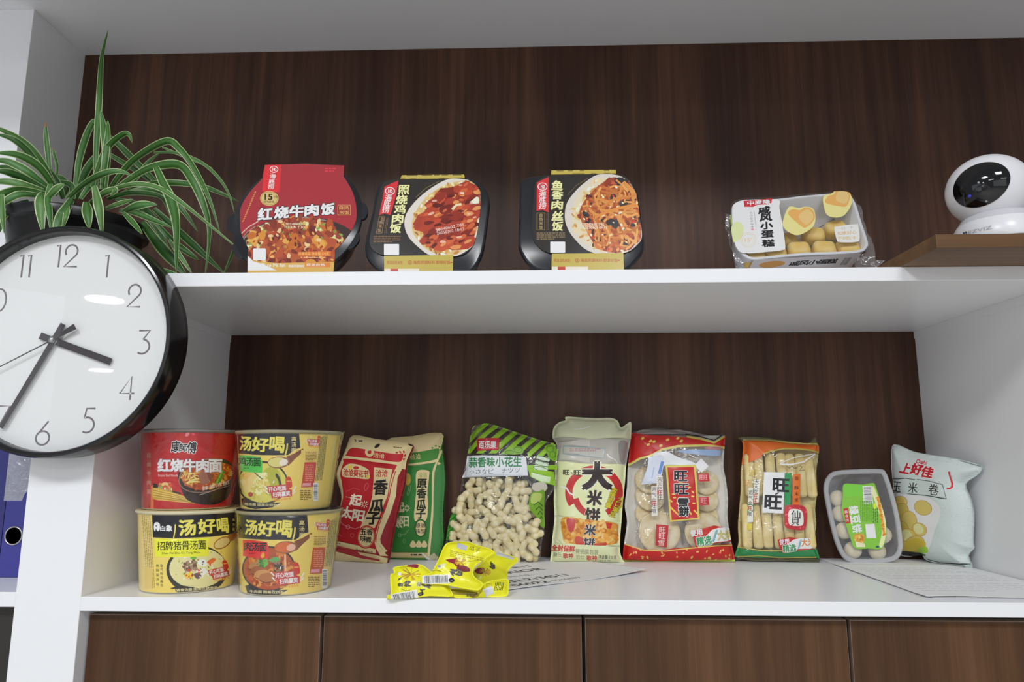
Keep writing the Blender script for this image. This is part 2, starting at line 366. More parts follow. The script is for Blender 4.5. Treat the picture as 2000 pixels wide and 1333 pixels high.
class Bag:
    """inflated sheet over a traced outline: printed front, plain back, own thickness"""
    def __init__(s, plane, outline_px, T, w, ox, oy, f, zmin=None, p=0.55, rip=0.0012, rfreq=70, seed=1, back=0.6, smooth=3, h=0.0035, flange=0.004, edge=0.0006):
        s.pl, s.T, s.w, s.p, s.rip, s.rf, s.seed, s.back, s.h, s.fl, s.edge, s.zmin = plane, T, w, p, rip, rfreq, seed, back, h, flange, edge, zmin
        px = [(ox + x / f, oy + y / f) for x, y in outline_px]
        O = np.array([plane.uv(x, y) for x, y in px])
        if smooth > 1: O = np.array(catmull(O, smooth))
        s.O = resample(O, h)
        s.art = Art(ox, oy, f, s.to_uv, seed); s.art.vec = True
        lo, hi = s.O.min(0) - .004, s.O.max(0) + .004; s.glo = lo; gx, gy = np.arange(lo[0], hi[0], .003), np.arange(lo[1], hi[1], .003)
        G = np.stack(np.meshgrid(gx, gy, indexing='ij'), -1); ins = evenodd(G.reshape(-1, 2), s.O, np.array([(i, (i + 1) % len(s.O)) for i in range(len(s.O))]))
        s.grid = (s.thick(G.reshape(-1, 2))[0] * ins).reshape(len(gx), len(gy))
    def thick(s, Q):
        d = np.clip(seg_dist(Q, s.O) - s.fl, 0, None); k = np.clip(d / s.w, 0, 1); return (1 - (1 - k) ** 2) ** s.p, d
    def to_uv(s, px, py):
        t = np.zeros(len(px)); n0, n1 = s.grid.shape
        for _ in range(3):
            a, b = s.pl.uv(px, py, t); i = np.clip(np.round((a - s.glo[0]) / .003).astype(int), 0, n0 - 1); j = np.clip(np.round((b - s.glo[1]) / .003).astype(int), 0, n1 - 1)
            a, b = np.clip((a - s.glo[0]) / .003, 0, n0 - 1.001), np.clip((b - s.glo[1]) / .003, 0, n1 - 1.001); i, j = a.astype(int), b.astype(int); a, b = a - i, b - j; g = s.grid
            t = ((g[i, j] * (1 - a) + g[i + 1, j] * a) * (1 - b) + (g[i, j + 1] * (1 - a) + g[i + 1, j + 1] * a) * b) * s.T
        return s.pl.uv(px, py, t)
    def front(s, Q):
        k, d = s.thick(Q); r = ripple(Q, s.seed, s.rf) * s.rip * np.clip(d / 0.012 + 0.25, 0, 1)
        e = ripple(Q, s.seed + 9, s.rf * 0.6) * s.rip * 1.5 * np.clip(1 - d / 0.02, 0, 1)
        return s.T * k + r + e
    def build(s, name, mats, parent, base, backcol=None, edgecol=None):
        W, T, lay, cols = planar(s.O, s.art.sh, s.h, base); T = ccw(W, T); C, mi = facecols(lay, cols)
        P = s.pl.P(W[:, 0], W[:, 1], s.front(W) + s.edge)
        W2, T2, _, _ = planar(s.O, [], 0.008, base); T2 = ccw(W2, T2)[:, ::-1]
        k2 = s.thick(W2)[0]; P2 = s.pl.P(W2[:, 0], W2[:, 1], -s.T * s.back * k2 + ripple(W2, s.seed + 9, s.rf * 0.6) * s.rip * 1.5 * np.clip(1 - s.thick(W2)[1] / 0.02, 0, 1) - s.edge)
        n = len(W); V = np.concatenate([P, P2]); F = T.tolist() + (T2 + n).tolist()
        bc = backcol or base; cb, mb = facecols(np.zeros(len(T2), int), [bc]); Cs = np.concatenate([C, cb]); ms = np.concatenate([mi, mb])
        a, b = match(W, s.O), match(W2, s.O); st = []
        for i in range(len(a)):
            j = (i + 1) % len(a)
            if None not in (a[i], a[j], b[i], b[j]): st.append([a[j], a[i], b[i] + n, b[j] + n])
        ce, me_ = facecols(np.zeros(len(st), int), [edgecol or bc]); F += st; Cs = np.concatenate([Cs, ce]) if st else Cs; ms = np.concatenate([ms, me_]) if st else ms
        if s.zmin is not None: V[:, 2] = np.maximum(V[:, 2], s.zmin)
        V[:, 0] = np.minimum(V[:, 0], XR - 0.002); V[:, 1] = np.minimum(V[:, 1], YB - 0.0015)
        return mesh(name, V, F, mats, parent, mi=ms, cols=Cs)
PRINT_G = mat('printed_film', rough=0.28, spec=0.5, attr=True)
PRINT_M = mat('printed_paper', rough=0.55, spec=0.35, attr=True)
PRINT_C = mat('printed_card', rough=0.22, spec=0.5, attr=True, coat=0.25)
CLEAR = clear('clear_film'); FOIL = mat('foil_edge', '#b9a06a', 0.25, metal=0.8); HAZE = clear('hazy_film', tint=(0.9, 0.9, 0.92), haze=0.28)
FILMS = [PRINT_G, CLEAR, FOIL, HAZE]
# ---------------------------------------------------------------- the setting and the cabinet
XL, XR, YB = -0.5446, 0.8161, 0.4081
ZT, ZB, Z0, Z1, ZC = 0.2596 + H, 0.2395 + H, -0.1913 + H, -0.2097 + H, 0.8655 + H
XU, YC = -0.9095, 0.2484
XP = -0.6355                                # outer face of the left upright
def struct(name, b, m, bev=0): return tag(box(name, b, m, bev=bev, loc=((b[0] + b[1]) / 2, (b[2] + b[3]) / 2, b[4])), kind='structure')
struct('floor', (-4.5, 4.5, -7.5, 0.6, -0.1, 0.0), mat('floor_tile', '#cbc8c2', 0.4))
struct('wall_back', (-4.5, 4.5, 0.44, 0.6, 0.0, CEIL + 0.05), mat('wall_paint', '#d9dadc', 0.7))
WALNUT = wood('walnut_board', '#36221a', '#4c3226', '#644634', 1.3, rough=0.42, spec=0.25)
WALNUT_D = wood('walnut_door', '#432d1e', '#563b27', '#694a33', 6.1, rough=0.5, spec=0.2)
WALNUT_H = wood('walnut_wedge', '#5a4028', '#6e4e30', '#80603a', 2.2, rough=0.45, along='X')
DARK = mat('dark_laminate', '#3a3634', 0.6)
sh = thing('built_in_shelving', 'white and walnut built-in shelving holding every snack', 'shelving', (0, 0, 0))
box('side_panel', (XP, XL, 0.0, YB, 0.0, ZB), WHITE, sh)
box('side_panel', (XR, XR + 0.09, 0.0, YB, 0.0, ZB), WHITE, sh)
box('side_panel', (XU - 0.26, XU, YC, YB, ZT, ZC), WHITE, sh)
box('back_panel', (XL - 0.02, XR + 0.02, YB, YB + 0.018, Z1, ZB), WALNUT, sh)
box('back_panel', (XU - 0.02, 1.6, YB, YB + 0.018, ZT, ZC), WALNUT, sh)
box('shelf', (-1.3, 1.6, 0.0, YB, ZB, ZT), WHITE, sh)
box('shelf', (XL, XR, 0.0, YB, Z1, Z0), WHITE, sh)
box('top_panel', (-1.6, 1.6, -0.36, YB + 0.018, ZC, ZC + 0.02), WHITE, sh)  # overhang past the shelf front lengthened to shade the upper compartment
for x0, x1 in ((XL, XL + 0.0012), (XR - 0.0012, XR)): box('edge_strip', (x0, x1, 0.004, YB, ZB - 0.0145, ZB), WHITE, sh, bev=0.0004)
zl = onY(16, 1157, 0.0)[2]
box('shelf', (-1.3, XP, 0.0, YB, zl - 0.0195, zl), WHITE, sh)
box('back_panel', (-1.3, XP, YB, YB + 0.018, 0.0, ZB), DARK, sh)
# base cabinets
ZD = Z1 - 0.0092; YD = 0.02
gaps = [XL + 0.0025] + [onY(u, 1260, YD)[0] for u in (627.5, 1140, 1660)] + [XR]
what = ['under the stacked noodle cups, leftmost of the row', 'under the yellow candy packets', 'under the two red and orange cracker bags', 'under the white paper sheets, rightmost of the row']
for i in range(4):
    a, b = gaps[i] + (0.0027 if i else 0), gaps[i + 1] - 0.0027
    c = thing('base_cabinet', 'walnut base cabinet ' + what[i], 'cabinet', ((a + b) / 2, 0.2, 0.0), 'walnut base cabinets')
    box('carcass', (gaps[i] + 0.0005, gaps[i + 1] - 0.0005, YD + 0.022, YB - 0.002, 0.06, Z1 - 0.001), DARK, c, bev=0)
    me = boxgeo(a, b, YD, YD + 0.018, 0.08, ZD, bev=0.0009)
    d = mesh('door', me[0], me[1], WALNUT_D, c, smooth=False)
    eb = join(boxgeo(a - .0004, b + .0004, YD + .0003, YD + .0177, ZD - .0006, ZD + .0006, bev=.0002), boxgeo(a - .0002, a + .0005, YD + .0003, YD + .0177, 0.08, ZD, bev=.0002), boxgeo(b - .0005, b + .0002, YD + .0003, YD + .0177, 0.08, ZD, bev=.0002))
    mesh('lit_edge_band', eb[0], eb[1], mat('lit_edge_band', '#8d7a6c', 0.4), d, smooth=False)  # lighter brown paints in the highlight along the door edges
dk = box('void_panel', (-1.3, XP - 0.002, 0.02, 0.038, 0.08, zl - 0.023), mat('black_void', '#2b2826', 0.5), loc=(-0.97, 0.03, 0.08))  # flat dark panel stands in for the unlit space below this shelf
tag(dk, 'dark panel standing in for the unlit space below the blue binders, left of the white upright', 'dark panel')
# ---------------------------------------------------------------- ring binders in the bay at the left
def binder(x0, x1, y0, label, hole, shade, pocket):
    zb_, ht = zl + 0.0004, 0.315
    t = thing('ring_binder', label, 'binder', ((x0 + x1) / 2, y0 + 0.1, zb_), 'blue ring binders')
    m = mat('binder_blue' + shade, shade, 0.5, bump=0.25, bscale=500)
    sp = [(x0, x1, y0, y0 + 0.0025, zb_, zb_ + ht), (x0, x0 + 0.0025, y0, y0 + 0.24, zb_, zb_ + ht), (x1 - 0.0025, x1, y0, y0 + 0.24, zb_, zb_ + ht)]
    V, F = boxgeo(*sp[0], bev=0.0008); spine = mesh('spine', V, F, m, t, smooth=False)
    for b in sp[1:]: V, F = boxgeo(*b, bev=0.0008); mesh('cover', V, F, m, t, smooth=False)
    box('page_block', (x0 + 0.006, x1 - 0.006, y0 + 0.02, y0 + 0.225, zb_ + 0.008, zb_ + ht - 0.01), mat('page_white', '#e8e6e0', 0.7), t)
    hx, hz = hole; r = 0.0143
    g = lathe([(r, 0), (r, 0.0012), (r - 0.001, 0.002), (r - 0.0022, 0.0012), (r - 0.0022, 0)], 48); M = Matrix.Translation((hx, y0, hz)) @ Matrix.Rotation(math.radians(90), 4, 'X')
    g = xform(g, M); mesh('finger_ring', g[0], g[1][:-2], mat('nickel', '#c9c8c4', 0.25, metal=0.9), spine)
    g = lathe([(r - 0.002, 0.0004), (0.0, 0.0004)], 40); g = xform(g, M); mesh('finger_hole', g[0], g[1], mat('hole_black', '#141414', 0.9), spine)
    if pocket:
        a, b, z0_, z1_ = pocket; n = 24; V, F = [], []
        for i in range(n + 1):
            k = i / n; x = a + (b - a) * k; notch = 0.020 * max(0.0, 1 - ((k - 0.72) / 0.30) ** 2) ** 0.5 if abs(k - 0.72) < 0.30 else 0.0
            V += [(x, y0 - 0.0012, z0_ + notch), (x, y0 - 0.0012, z1_)]
        for i in range(n): F.append([2 * i, 2 * i + 2, 2 * i + 3, 2 * i + 1])
        mesh('label_pocket', V, F, clear('pocket_film', tint=(0.82, 0.82, 0.9), haze=0.35, bump=0.5, bscale=60, gloss=0.08), spine)
    return t
yb_ = onZ(16, 1129, zl)[1]
hx = onY(27, 1047, yb_); bl = onY(8, 1000, yb_)[0]
binder(bl, bl + 0.072, yb_, 'dark blue ring binder with clear label pocket, next to the white upright', (hx[0], hx[2]), '#3d3d92', (onY(14, 930, yb_)[0], bl + 0.068, onY(20, 979, yb_)[2], zl + 0.27))
binder(bl - 0.078, bl - 0.004, yb_ + 0.012, 'dark blue ring binder behind the pocketed one, at the far left edge', (bl - 0.04, hx[2]), '#34347e', None)
# ---------------------------------------------------------------- wall clock on the upright
CY = -0.050; cxw, czw = onY(105, 668, CY)[0], onY(105, 667, CY)[2]
top_, bot_ = onY(120, 440, CY)[2], onY(92, 896, CY)[2]; czw = (top_ + bot_) / 2; R = (top_ - bot_) / 2
ck = thing('wall_clock', 'round black-rimmed wall clock with white dial reading about twenty-five to four', 'clock', (cxw, 0.0, czw))
MC = Matrix.Translation((cxw, 0, czw)) @ Matrix.Rotation(math.radians(90), 4, 'X')    # lathe z -> towards the viewer
def clk(name, prof, m, seg=128):
    g = xform(lathe(prof, seg), MC); return mesh(name, g[0], g[1], m, ck, autos=40)
BLACKP = mat('black_gloss_plastic', '#17171a', 0.16, 0.5)
g = xform(lathe([(R - 0.012, 0.0005), (R - 0.001, 0.0005), (R, 0.002), (R, 0.046), (R - 0.0015, 0.0492), (R - 0.0045, 0.0500), (R - 0.0068, 0.0488), (R - 0.0085, 0.046), (R - 0.0085, 0.030), (R - 0.012, 0.030), (R - 0.012, 0.0005)], 160), MC)
mesh('case', g[0], g[1][:-2], BLACKP, ck, autos=40)
DZ = 0.0305
dial = Art(0, 0, 1, None)
RD = R - 0.0086
GREY = '#6a6468'
def num(px, py, s_, hh=0.0335):
    """slim drawn numeral, strokes in a unit cell"""
    c = onY(px, py, -DZ); X, Z = c[0] - cxw, c[2] - czw
    arc = lambda cx, cy, rx, ry, a0, a1, n=18: [(cx + rx * math.cos(math.radians(a0 + (a1 - a0) * i / n)), cy + ry * math.sin(math.radians(a0 + (a1 - a0) * i / n))) for i in range(n + 1)]
    D = {'0': [arc(.33, .5, .30, .49, 0, 359)], '1': [[(.02, .93), (.16, .985), (.16, 0)]], '2': [arc(.33, .70, .26, .28, 215, -38)[:] + [(.05, .02), (.62, .02)]],
         '3': [[(.06, .97), (.52, .97), (.26, .60)] + arc(.24, .30, .30, .30, 80, -125)], '4': [[(.46, 0), (.46, .97), (.02, .27), (.62, .27)]],
         '5': [[(.56, .97), (.20, .97), (.14, .58)] + arc(.26, .30, .30, .31, 112, -120)], '6': [[(.50, .97), (.10, .44)], arc(.32, .29, .28, .28, 0, 359)],
         '7': [[(.02, .97), (.58, .97), (.14, 0)]], '8': [arc(.3, .74, .22, .23, 0, 359), arc(.3, .27, .28, .26, 0, 359)], '9': [[(.12, 0), (.52, .55)], arc(.3, .69, .28, .28, 0, 359)]}
    wd = {'1': .34}; tot = sum(wd.get(ch, .72) for ch in s_); x = -tot / 2
    for ch in s_:
        for st in D[ch]:
            dial.line([(X + (x + p[0]) * hh, Z + (p[1] - .5) * hh) for p in st], 0.0026, GREY)
        x += wd.get(ch, .72)
for s_, px, py in (('12', 133, 500), ('1', 211, 520), ('2', 264, 578), ('3', 284, 668), ('4', 251, 758), ('5', 175, 821), ('6', 86, 846), ('7', 7, 816), ('8', -48, 758), ('9', -75, 675), ('10', -8, 587), ('11', 52, 520)): num(px, py, s_)
out = [(RD * math.cos(2 * math.pi * i / 96), RD * math.sin(2 * math.pi * i / 96)) for i in range(96)]
W, T, lay, cols = planar(out, dial.sh, 0.02, '#eceef4'); T = ccw(W, T); C, mi = facecols(lay, cols)
mesh('dial', [(cxw + a, -DZ, czw + b) for a, b in W], T, [mat('dial_print', rough=0.5, attr=True)], ck, cols=C, smooth=False)
def hand(name, p0, p1, wd0, wd1, y, m, tail=None):
    a, b = onY(*p0, y), onY(*p1, y); a, b = np.array([a[0], a[2]]), np.array([b[0], b[2]]); d = (b - a) / np.linalg.norm(b - a); n = np.array([-d[1], d[0]])
    q = [a + n * wd0 / 2, b + n * wd1 / 2, b - n * wd1 / 2, a - n * wd0 / 2]; V = [(p[0], y, p[1]) for p in q] + [(p[0], y + 0.0008, p[1]) for p in q]
    F = [[3, 2, 1, 0], [4, 5, 6, 7], [0, 1, 5, 4], [1, 2, 6, 5], [2, 3, 7, 6], [3, 0, 4, 7]]
    if tail:
        c0, c1, w0, w1 = tail; a2, b2 = onY(*c0, y), onY(*c1, y); a2, b2 = np.array([a2[0], a2[2]]), np.array([b2[0], b2[2]]); d = (b2 - a2) / np.linalg.norm(b2 - a2); n = np.array([-d[1], d[0]])
        q = [a2 + n * w0 / 2, b2 + n * w1 / 2, b2 - n * w1 / 2, a2 - n * w0 / 2]; V += [(p[0], y - 0.0001, p[1]) for p in q] + [(p[0], y + 0.0009, p[1]) for p in q]; F += [[8 + i for i in f] for f in F[:6]]
    return mesh(name, V, F, m, ck, smooth=False)
HB = mat('hand_dark', '#3a3438', 0.45)
hand('hour_hand', (78, 656), (216, 707), 0.0094, 0.0094, -0.0345, HB)
hand('minute_hand', (123, 633), (1, 836), 0.0078, 0.0060, -0.0368, HB)
hand('second_hand', (120, 655), (-60, 747), 0.0016, 0.0011, -0.0390, HB, tail=((108, 660), (146, 638), 0.003, 0.0085))
pc = onY(99, 664, -0.0395)
g = xform(lathe([(0.0065, -0.009), (0.0065, -0.0035), (0.0045, -0.003), (0.0042, 0.0), (0.003, 0.0012), (0.0, 0.0018)], 32), Matrix.Translation((pc[0], -0.0395, pc[2])) @ Matrix.Rotation(math.radians(90), 4, 'X'))
mesh('centre_pin', g[0], g[1], mat('pin_metal', '#b8b8bc', 0.2, metal=1.0), ck)
gl = [(RD * 1.001, 0.0448), (RD * 0.66, 0.0450), (RD * 0.33, 0.0451), (0.0, 0.0451)]
g = xform(lathe(gl, 96), MC); mesh('glass', g[0], g[1][:-1], clear('clock_glass', tint=(0.98, 0.985, 0.985), gloss=0.012, rough=0.015, bump=0), ck)
# the two round downlights that show in the clock glass hang in the room opposite
GY = -0.0451; vc = np.array([CAM[0], 2 * GY - CAM[1], CAM[2]])
for (u, v), rad, pw in (((210, 583), 0.40, 60), ((203, 727), 0.45, 60)):
    p = onY(u, v, GY); d = p - vc; t = (CEIL - vc[2]) / d[2]; q = vc + d * t
    area('downlight', q, (q[0], q[1], 0), rad, rad, pw, (1, 0.99, 0.97), 'DISK')
# ---------------------------------------------------------------- self-heating meals on the upper shelf
BLK = mat('black_tray_plastic', '#1d1f24', 0.22, 0.5)
def loft(rings, close0=True, close1=True):
    V, F = [], []; n = len(rings[0])
    for r in rings: V += [tuple(p) for p in r]
    for j in range(len(rings) - 1):
        for i in range(n): F.append([j * n + i, j * n + (i + 1) % n, (j + 1) * n + (i + 1) % n, (j + 1) * n + i])
    if close0: F.append(list(range(n))[::-1])
    if close1: F.append([(len(rings) - 1) * n + i for i in range(n)])
    return V, F
def rings(pl, O, spec):
    """offset copies of an outline: spec = (scale about the centre, depth along the normal)"""
    c = O.mean(0); return [pl.P(c[0] + (O[:, 0] - c[0]) * s, c[1] + (O[:, 1] - c[1]) * s, np.full(len(O), t)) for s, t in spec]
def inset(O, d):
    n = len(O); a, b = np.roll(O, 1, 0), np.roll(O, -1, 0); t = b - a; t /= np.linalg.norm(t, axis=1)[:, None] + 1e-9; m = np.stack([-t[:, 1], t[:, 0]], 1)
    ar = 0.5 * np.sum(O[:, 0] * np.roll(O[:, 1], -1) - np.roll(O[:, 0], -1) * O[:, 1]); return O + m * d * (1 if ar > 0 else -1)
def plate(name, art, outline, t, base, mats, parent, pl, h=0.006, dome=0.0, back=0.0008):
    W, T, lay, cols = planar(outline, art.sh, h, base); T = ccw(W, T); C, mi = facecols(lay, cols)
    d = np.clip(seg_dist(W, outline) / 0.03, 0, 1); P = pl.P(W[:, 0], W[:, 1], t + dome * (1 - (1 - d) ** 2))
    n = len(W); O = np.asarray(outline); Q = pl.P(O[:, 0], O[:, 1], np.full(len(O), t - back)); ix = match(W, O)
    st = [[ix[(i + 1) % len(O)], ix[i], n + i, n + (i + 1) % len(O)] for i in range(len(O))]
    V = np.concatenate([P, Q]); ce, me_ = facecols(np.zeros(len(st), int), [base])
    return mesh(name, V, T.tolist() + st, mats, parent, mi=np.concatenate([mi, me_]), cols=np.concatenate([C, ce]), autos=35)
def logo(a, x, y, r, rot=0):
    a.ring(x, y, r, r * .82, r * .16, '#f2e9e4'); a.line([(x - r * .28, y - r * .42), (x - r * .34, y + r * .42)], r * .13, '#f2e9e4'); a.line([(x + r * .05, y - r * .42), (x - .02 * r, y + r * .42)], r * .13, '#f2e9e4'); a.line([(x - r * .34, y), (x + .02 * r, y - .05 * r)], r * .12, '#f2e9e4'); a.ring(x + r * .3, y + r * .05, r * .2, r * .36, r * .12, '#f2e9e4')
def meal(name, label, px, f, rim, lid, y0, lean, depth, taper, mats=None, knobs=()):
    ox, oy = px
    base = onZ(ox + 0.5 * (rim[0][0] + rim[-1][0]) / f, 531.5, ZT)
    pl = lean_plane(-1, y0, 1, y0, ZT, lean)
    O = resample(np.array(catmull([pl.uv(ox + x / f, oy + y / f) for x, y in rim], 6)), 0.004)
    lo = O[:, 1].min(); pl.O = pl.O - pl.ey * 0                      # the traced rim is cut off by the shelf edge
    L = resample(np.array(catmull([pl.uv(ox + x / f, oy + y / f) for x, y in lid], 6)), 0.004)
    return pl, O, L
FOOD1 = ['#8a3a24', '#a84a28', '#b8642a', '#94402a', '#c88634', '#6e2c20', '#a84c30', '#cf9a48', '#7c3226', '#8a4030']
def fit_bottom(O, lo):
    """lets the lower part of a traced outline reach the shelf it stands on"""
    k = np.clip((O[:, 1].mean() - O[:, 1]) / (O[:, 1].mean() - O[:, 1].min()), 0, 1); Q = O.copy(); Q[:, 1] += (lo - O[:, 1].min()) * k ** 2; return Q
# --- round bowl
f1 = 5.553; ox, oy = 440, 300
yb1 = 0.030
pl = lean_plane(-1, yb1, 1, yb1, ZT, 15)
rim = [(95, 690), (110, 520), (215, 330), (400, 195), (640, 110), (860, 80), (1080, 110), (1280, 230), (1420, 370), (1490, 560), (1490, 760), (1430, 930), (1330, 1090), (1200, 1230), (1030, 1330), (800, 1385), (560, 1370), (380, 1290), (240, 1170), (140, 1000), (95, 850)]
O = np.array([pl.uv(ox + x / f1, oy + y / f1) for x, y in rim]); c = O.mean(0)
rad = np.hypot(*(O - c).T).mean(); cz_ = rad + 0.0012
top1 = pl.uv(ox + 870 / f1, oy + 98 / f1)[1]; rad_y = (top1 - 0.0012) / 2
c = np.array([c[0], 0.0012 + rad_y])
ang = np.linspace(0, 2 * math.pi, 97)[:-1]; rad_x = (pl.uv(ox + 1492 / f1, oy + 650 / f1)[0] - pl.uv(ox + 92 / f1, oy + 700 / f1)[0]) / 2; rad = rad_x; print('bowl', rad_x, rad_y)
O = np.stack([c[0] + rad_x * np.cos(ang), c[1] + rad_y * np.sin(ang)], 1)
t = thing('instant_meal_bowl', 'round black instant rice bowl with red picture lid standing on edge', 'instant meal', pl.P(np.array([c[0]]), np.array([0.0]), np.array([-0.03]))[0], 'ready meals on the upper shelf')
R_ = rings(pl, O, [(0.985, 0.0), (1.0, -0.0015), (1.0, -0.006), (0.965, -0.008), (0.93, -0.012), (0.90, -0.03), (0.80, -0.060), (0.76, -0.064)])
V, F = loft(R_); V = [(x, y, max(z, ZT + 0.0005)) for x, y, z in V]; mesh('tray', V, F, BLK, t, autos=45)
for (x, y, s_) in ((1490, 620, 1), (1395, 950, 1), (85, 750, -1), (215, 1010, -1)):
    u = np.array(pl.uv(ox + x / f1, oy + y / f1)); n = 20; d = (u - c) / np.linalg.norm(u - c); e = np.array([-d[1], d[0]]); ctr = c + d * rad * 1.0
    P = np.array([ctr + e * 0.016 * math.cos(a) + d * 0.0085 * math.sin(a) for a in np.linspace(0, 2 * math.pi, n + 1)[:-1]])
    V, F = loft([pl.P(P[:, 0], P[:, 1], np.full(n, z)) for z in (-0.0008, -0.0052)]); mesh('lift_tab', V, F, BLK, t, autos=40)
a = Art(ox, oy, f1, lambda x, y: pl.uv(x, y, 0.001), 11)
lidO = np.array([pl.uv(ox + x / f1, oy + y / f1) for x, y in catmull([(165, 790), (170, 600), (265, 430), (400, 280), (405, 255)], 5, False) + [(432, 130), (860, 118), (1290, 135), (1285, 255)] + catmull([(1310, 290), (1385, 430), (1425, 600), (1410, 760), (1300, 930), (1195, 1030)], 5, False) + [(1192, 1130), (1180, 1255), (700, 1268), (245, 1252), (250, 1120), (258, 1015)] + catmull([(258, 1015), (205, 930), (172, 850)], 5, False)])
lidO = fit_bottom(resample(lidO, 0.003), 0.004)
a.rect(100, 90, 1500, 1300, '#9c2c34')
a.poly([(430, 125), (608, 120), (590, 420), (400, 415)], '#cf2f33')
logo(a, 528, 172, 46); 
for ch, x, y in (('海', 515, 245), ('底', 505, 302), ('捞', 497, 360)): a.text(ch, x, y, 56, '#f0e6e2', w=66, shear=0.1)
a.ell(478, 488, 100, 80, '#c9b071'); a.ring(478, 488, 92, 73, 6, '#a58a4a'); a.text('15', 470, 472, 62, '#2c231c', w=80, bold=.03); a.text('分钟', 545, 472, 34, '#4a3a22', w=40); a.text('即热即食', 475, 525, 26, '#5a4a2a', w=110)
a.ell(820, 1120, 720, 440, '#3a2a28'); a.ring(820, 1110, 700, 420, 14, '#8f7a72', a0=185, a1=300)
food = [(235, 960), (330, 830), (480, 760), (700, 705), (950, 710), (1150, 780), (1270, 900), (1300, 960), (1260, 1040), (1185, 1080), (1185, 1185), (250, 1185), (240, 1050)]
a.smooth(food, '#a8512c'); 
a.blobs([(235, 960), (330, 830), (480, 760), (1100, 740), (1290, 920), (1185, 1000), (1100, 840), (700, 780), (420, 840), (300, 950), (260, 1040)], 60, 30, ['#d8cf9c', '#c9c27e', '#9fa058', '#cfae5c', '#e0d8b4', '#7f9a46'])
a.blobs(food, 150, 44, FOOD1); a.blobs(food, 90, 20, ['#d8a058', '#c07a38', '#5a2218', '#dcb888', '#a83a28', '#7a8a3a', '#6a2c1e'])
a.micro(470, 590, 490, 600, 1, '#c9a070')
for i in range(14): a.line([(185 + i * 10, 740 - i * 24), (205 + i * 10, 740 - i * 24 - 14)], 10, '#c58a4e')
a.line([(165, 880), (250, 800), (360, 735)], 9, '#c9b8a8'); a.line([(185, 920), (240, 850), (330, 790)], 6, '#a89080')
for ch, x, y, s_ in (('红', 432, 655, 150), ('烧', 610, 640, 150), ('牛', 775, 628, 150), ('肉', 938, 615, 146), ('饭', 1112, 603, 146)): a.text(ch, x, y, s_ * .82, '#f3eeec', w=s_, rot=-4, shear=.12, bold=.045, ol='#2a1616', olw=.06)
a.rect(1218, 558, 1362, 672, '#c08a50', r=10); a.rect(1225, 565, 1355, 665, '#8e2830', r=8); a.text('自热', 1290, 590, 42, '#cfa060', w=105); a.text('米饭', 1290, 640, 42, '#cfa060', w=105)
a.micro(1078, 150, 1210, 205, 2, '#c8384a')
a.text('20240612', 745, 765, 24, '#d8c8b0', w=190); a.text('TO1HN 2 30', 745, 800, 28, '#d8c8b0', w=220)
a.rect(303, 1030, 440, 1160, '#e9e6e6', r=12)
a.poly([(790, 1070), (1145, 1060), (1145, 1112), (790, 1108)], '#cf6a2c'); a.text('方便食品 净含量:270克', 960, 1088, 36, '#f0b060', w=330); a.micro(820, 1118, 1130, 1140, 1, '#e0a070')
a.poly([(245, 1120), (310, 1165), (560, 1190), (1192, 1175), (1180, 1300), (245, 1300)], '#c9a050'); a.poly([(245, 1110), (300, 1170), (420, 1205), (560, 1270), (245, 1275)], '#ece4d8')
a.text('Zi re Mi fan', 520, 1212, 40, '#f4ead0', w=260); a.text('海底捞调味料', 770, 1222, 30, '#f6ecd8', w=170); a.rect(865, 1185, 1140, 1235, '#cf7a34'); a.text('捞派自热', 980, 1210, 34, '#f4e6c8', w=200)
plate('picture_lid', a, lidO, 0.0012, '#9c2c34', [PRINT_C], t, pl)
# --- the two square boxes
def rrect(px, n=5): return px
def square_meal(label, ox, oy, f, rim, lid, sleeve, art, yb, lean, seed):
    pl = lean_plane(-1, yb, 1, yb, ZT, lean)
    O = np.array(catmull([pl.uv(ox + x / f, oy + y / f) for x, y in rim], 6)); O = fit_bottom(resample(O, 0.004), 0.001)
    if 0.5 * np.sum(O[:, 0] * np.roll(O[:, 1], -1) - np.roll(O[:, 0], -1) * O[:, 1]) < 0: O = O[::-1]
    t = thing('instant_meal_box', label, 'instant meal', pl.P(np.array([O[:, 0].mean()]), np.array([0.0]), np.array([-0.03]))[0], 'ready meals on the upper shelf')
    V, F = loft([pl.P(q[:, 0], q[:, 1], np.full(len(q), z)) for q, z in ((inset(O, .004), 0.0), (inset(O, .001), -.0012), (O, -.003), (O, -.009), (inset(O, .003), -.0105), (inset(O, .005), -.020), (inset(O, .0135), -.062), (inset(O, .017), -.065))]); V = [(x, y, max(z, ZT + 0.0005)) for x, y, z in V]; mesh('tray', V, F, BLK, t, autos=45)
    L = np.array(catmull([pl.uv(ox + x / f, oy + y / f) for x, y in lid], 6)); L = resample(L, 0.003)
    a = Art(ox, oy, f, lambda x, y: pl.uv(x, y, 0.0025), seed); art(a)
    plate('picture_lid', a, L, 0.0028, '#26221f', [PRINT_C], t, pl, back=.003)
    for q, nm in zip(sleeve, ('top', 'front')):
        b = Art(ox, oy, f, lambda x, y: pl.uv(x, y, 0.003), seed + 3); Q = resample(np.array([pl.uv(ox + x / f, oy + y / f) for x, y in q]), 0.003)
        if nm == 'front': Q = fit_bottom(Q, 0.0015)
        gold_band(b, q) if nm == 'front' else None
        plate('sleeve_band', b, Q, 0.0036, '#b5a24a', [PRINT_C], t, pl, back=.006)
    return t
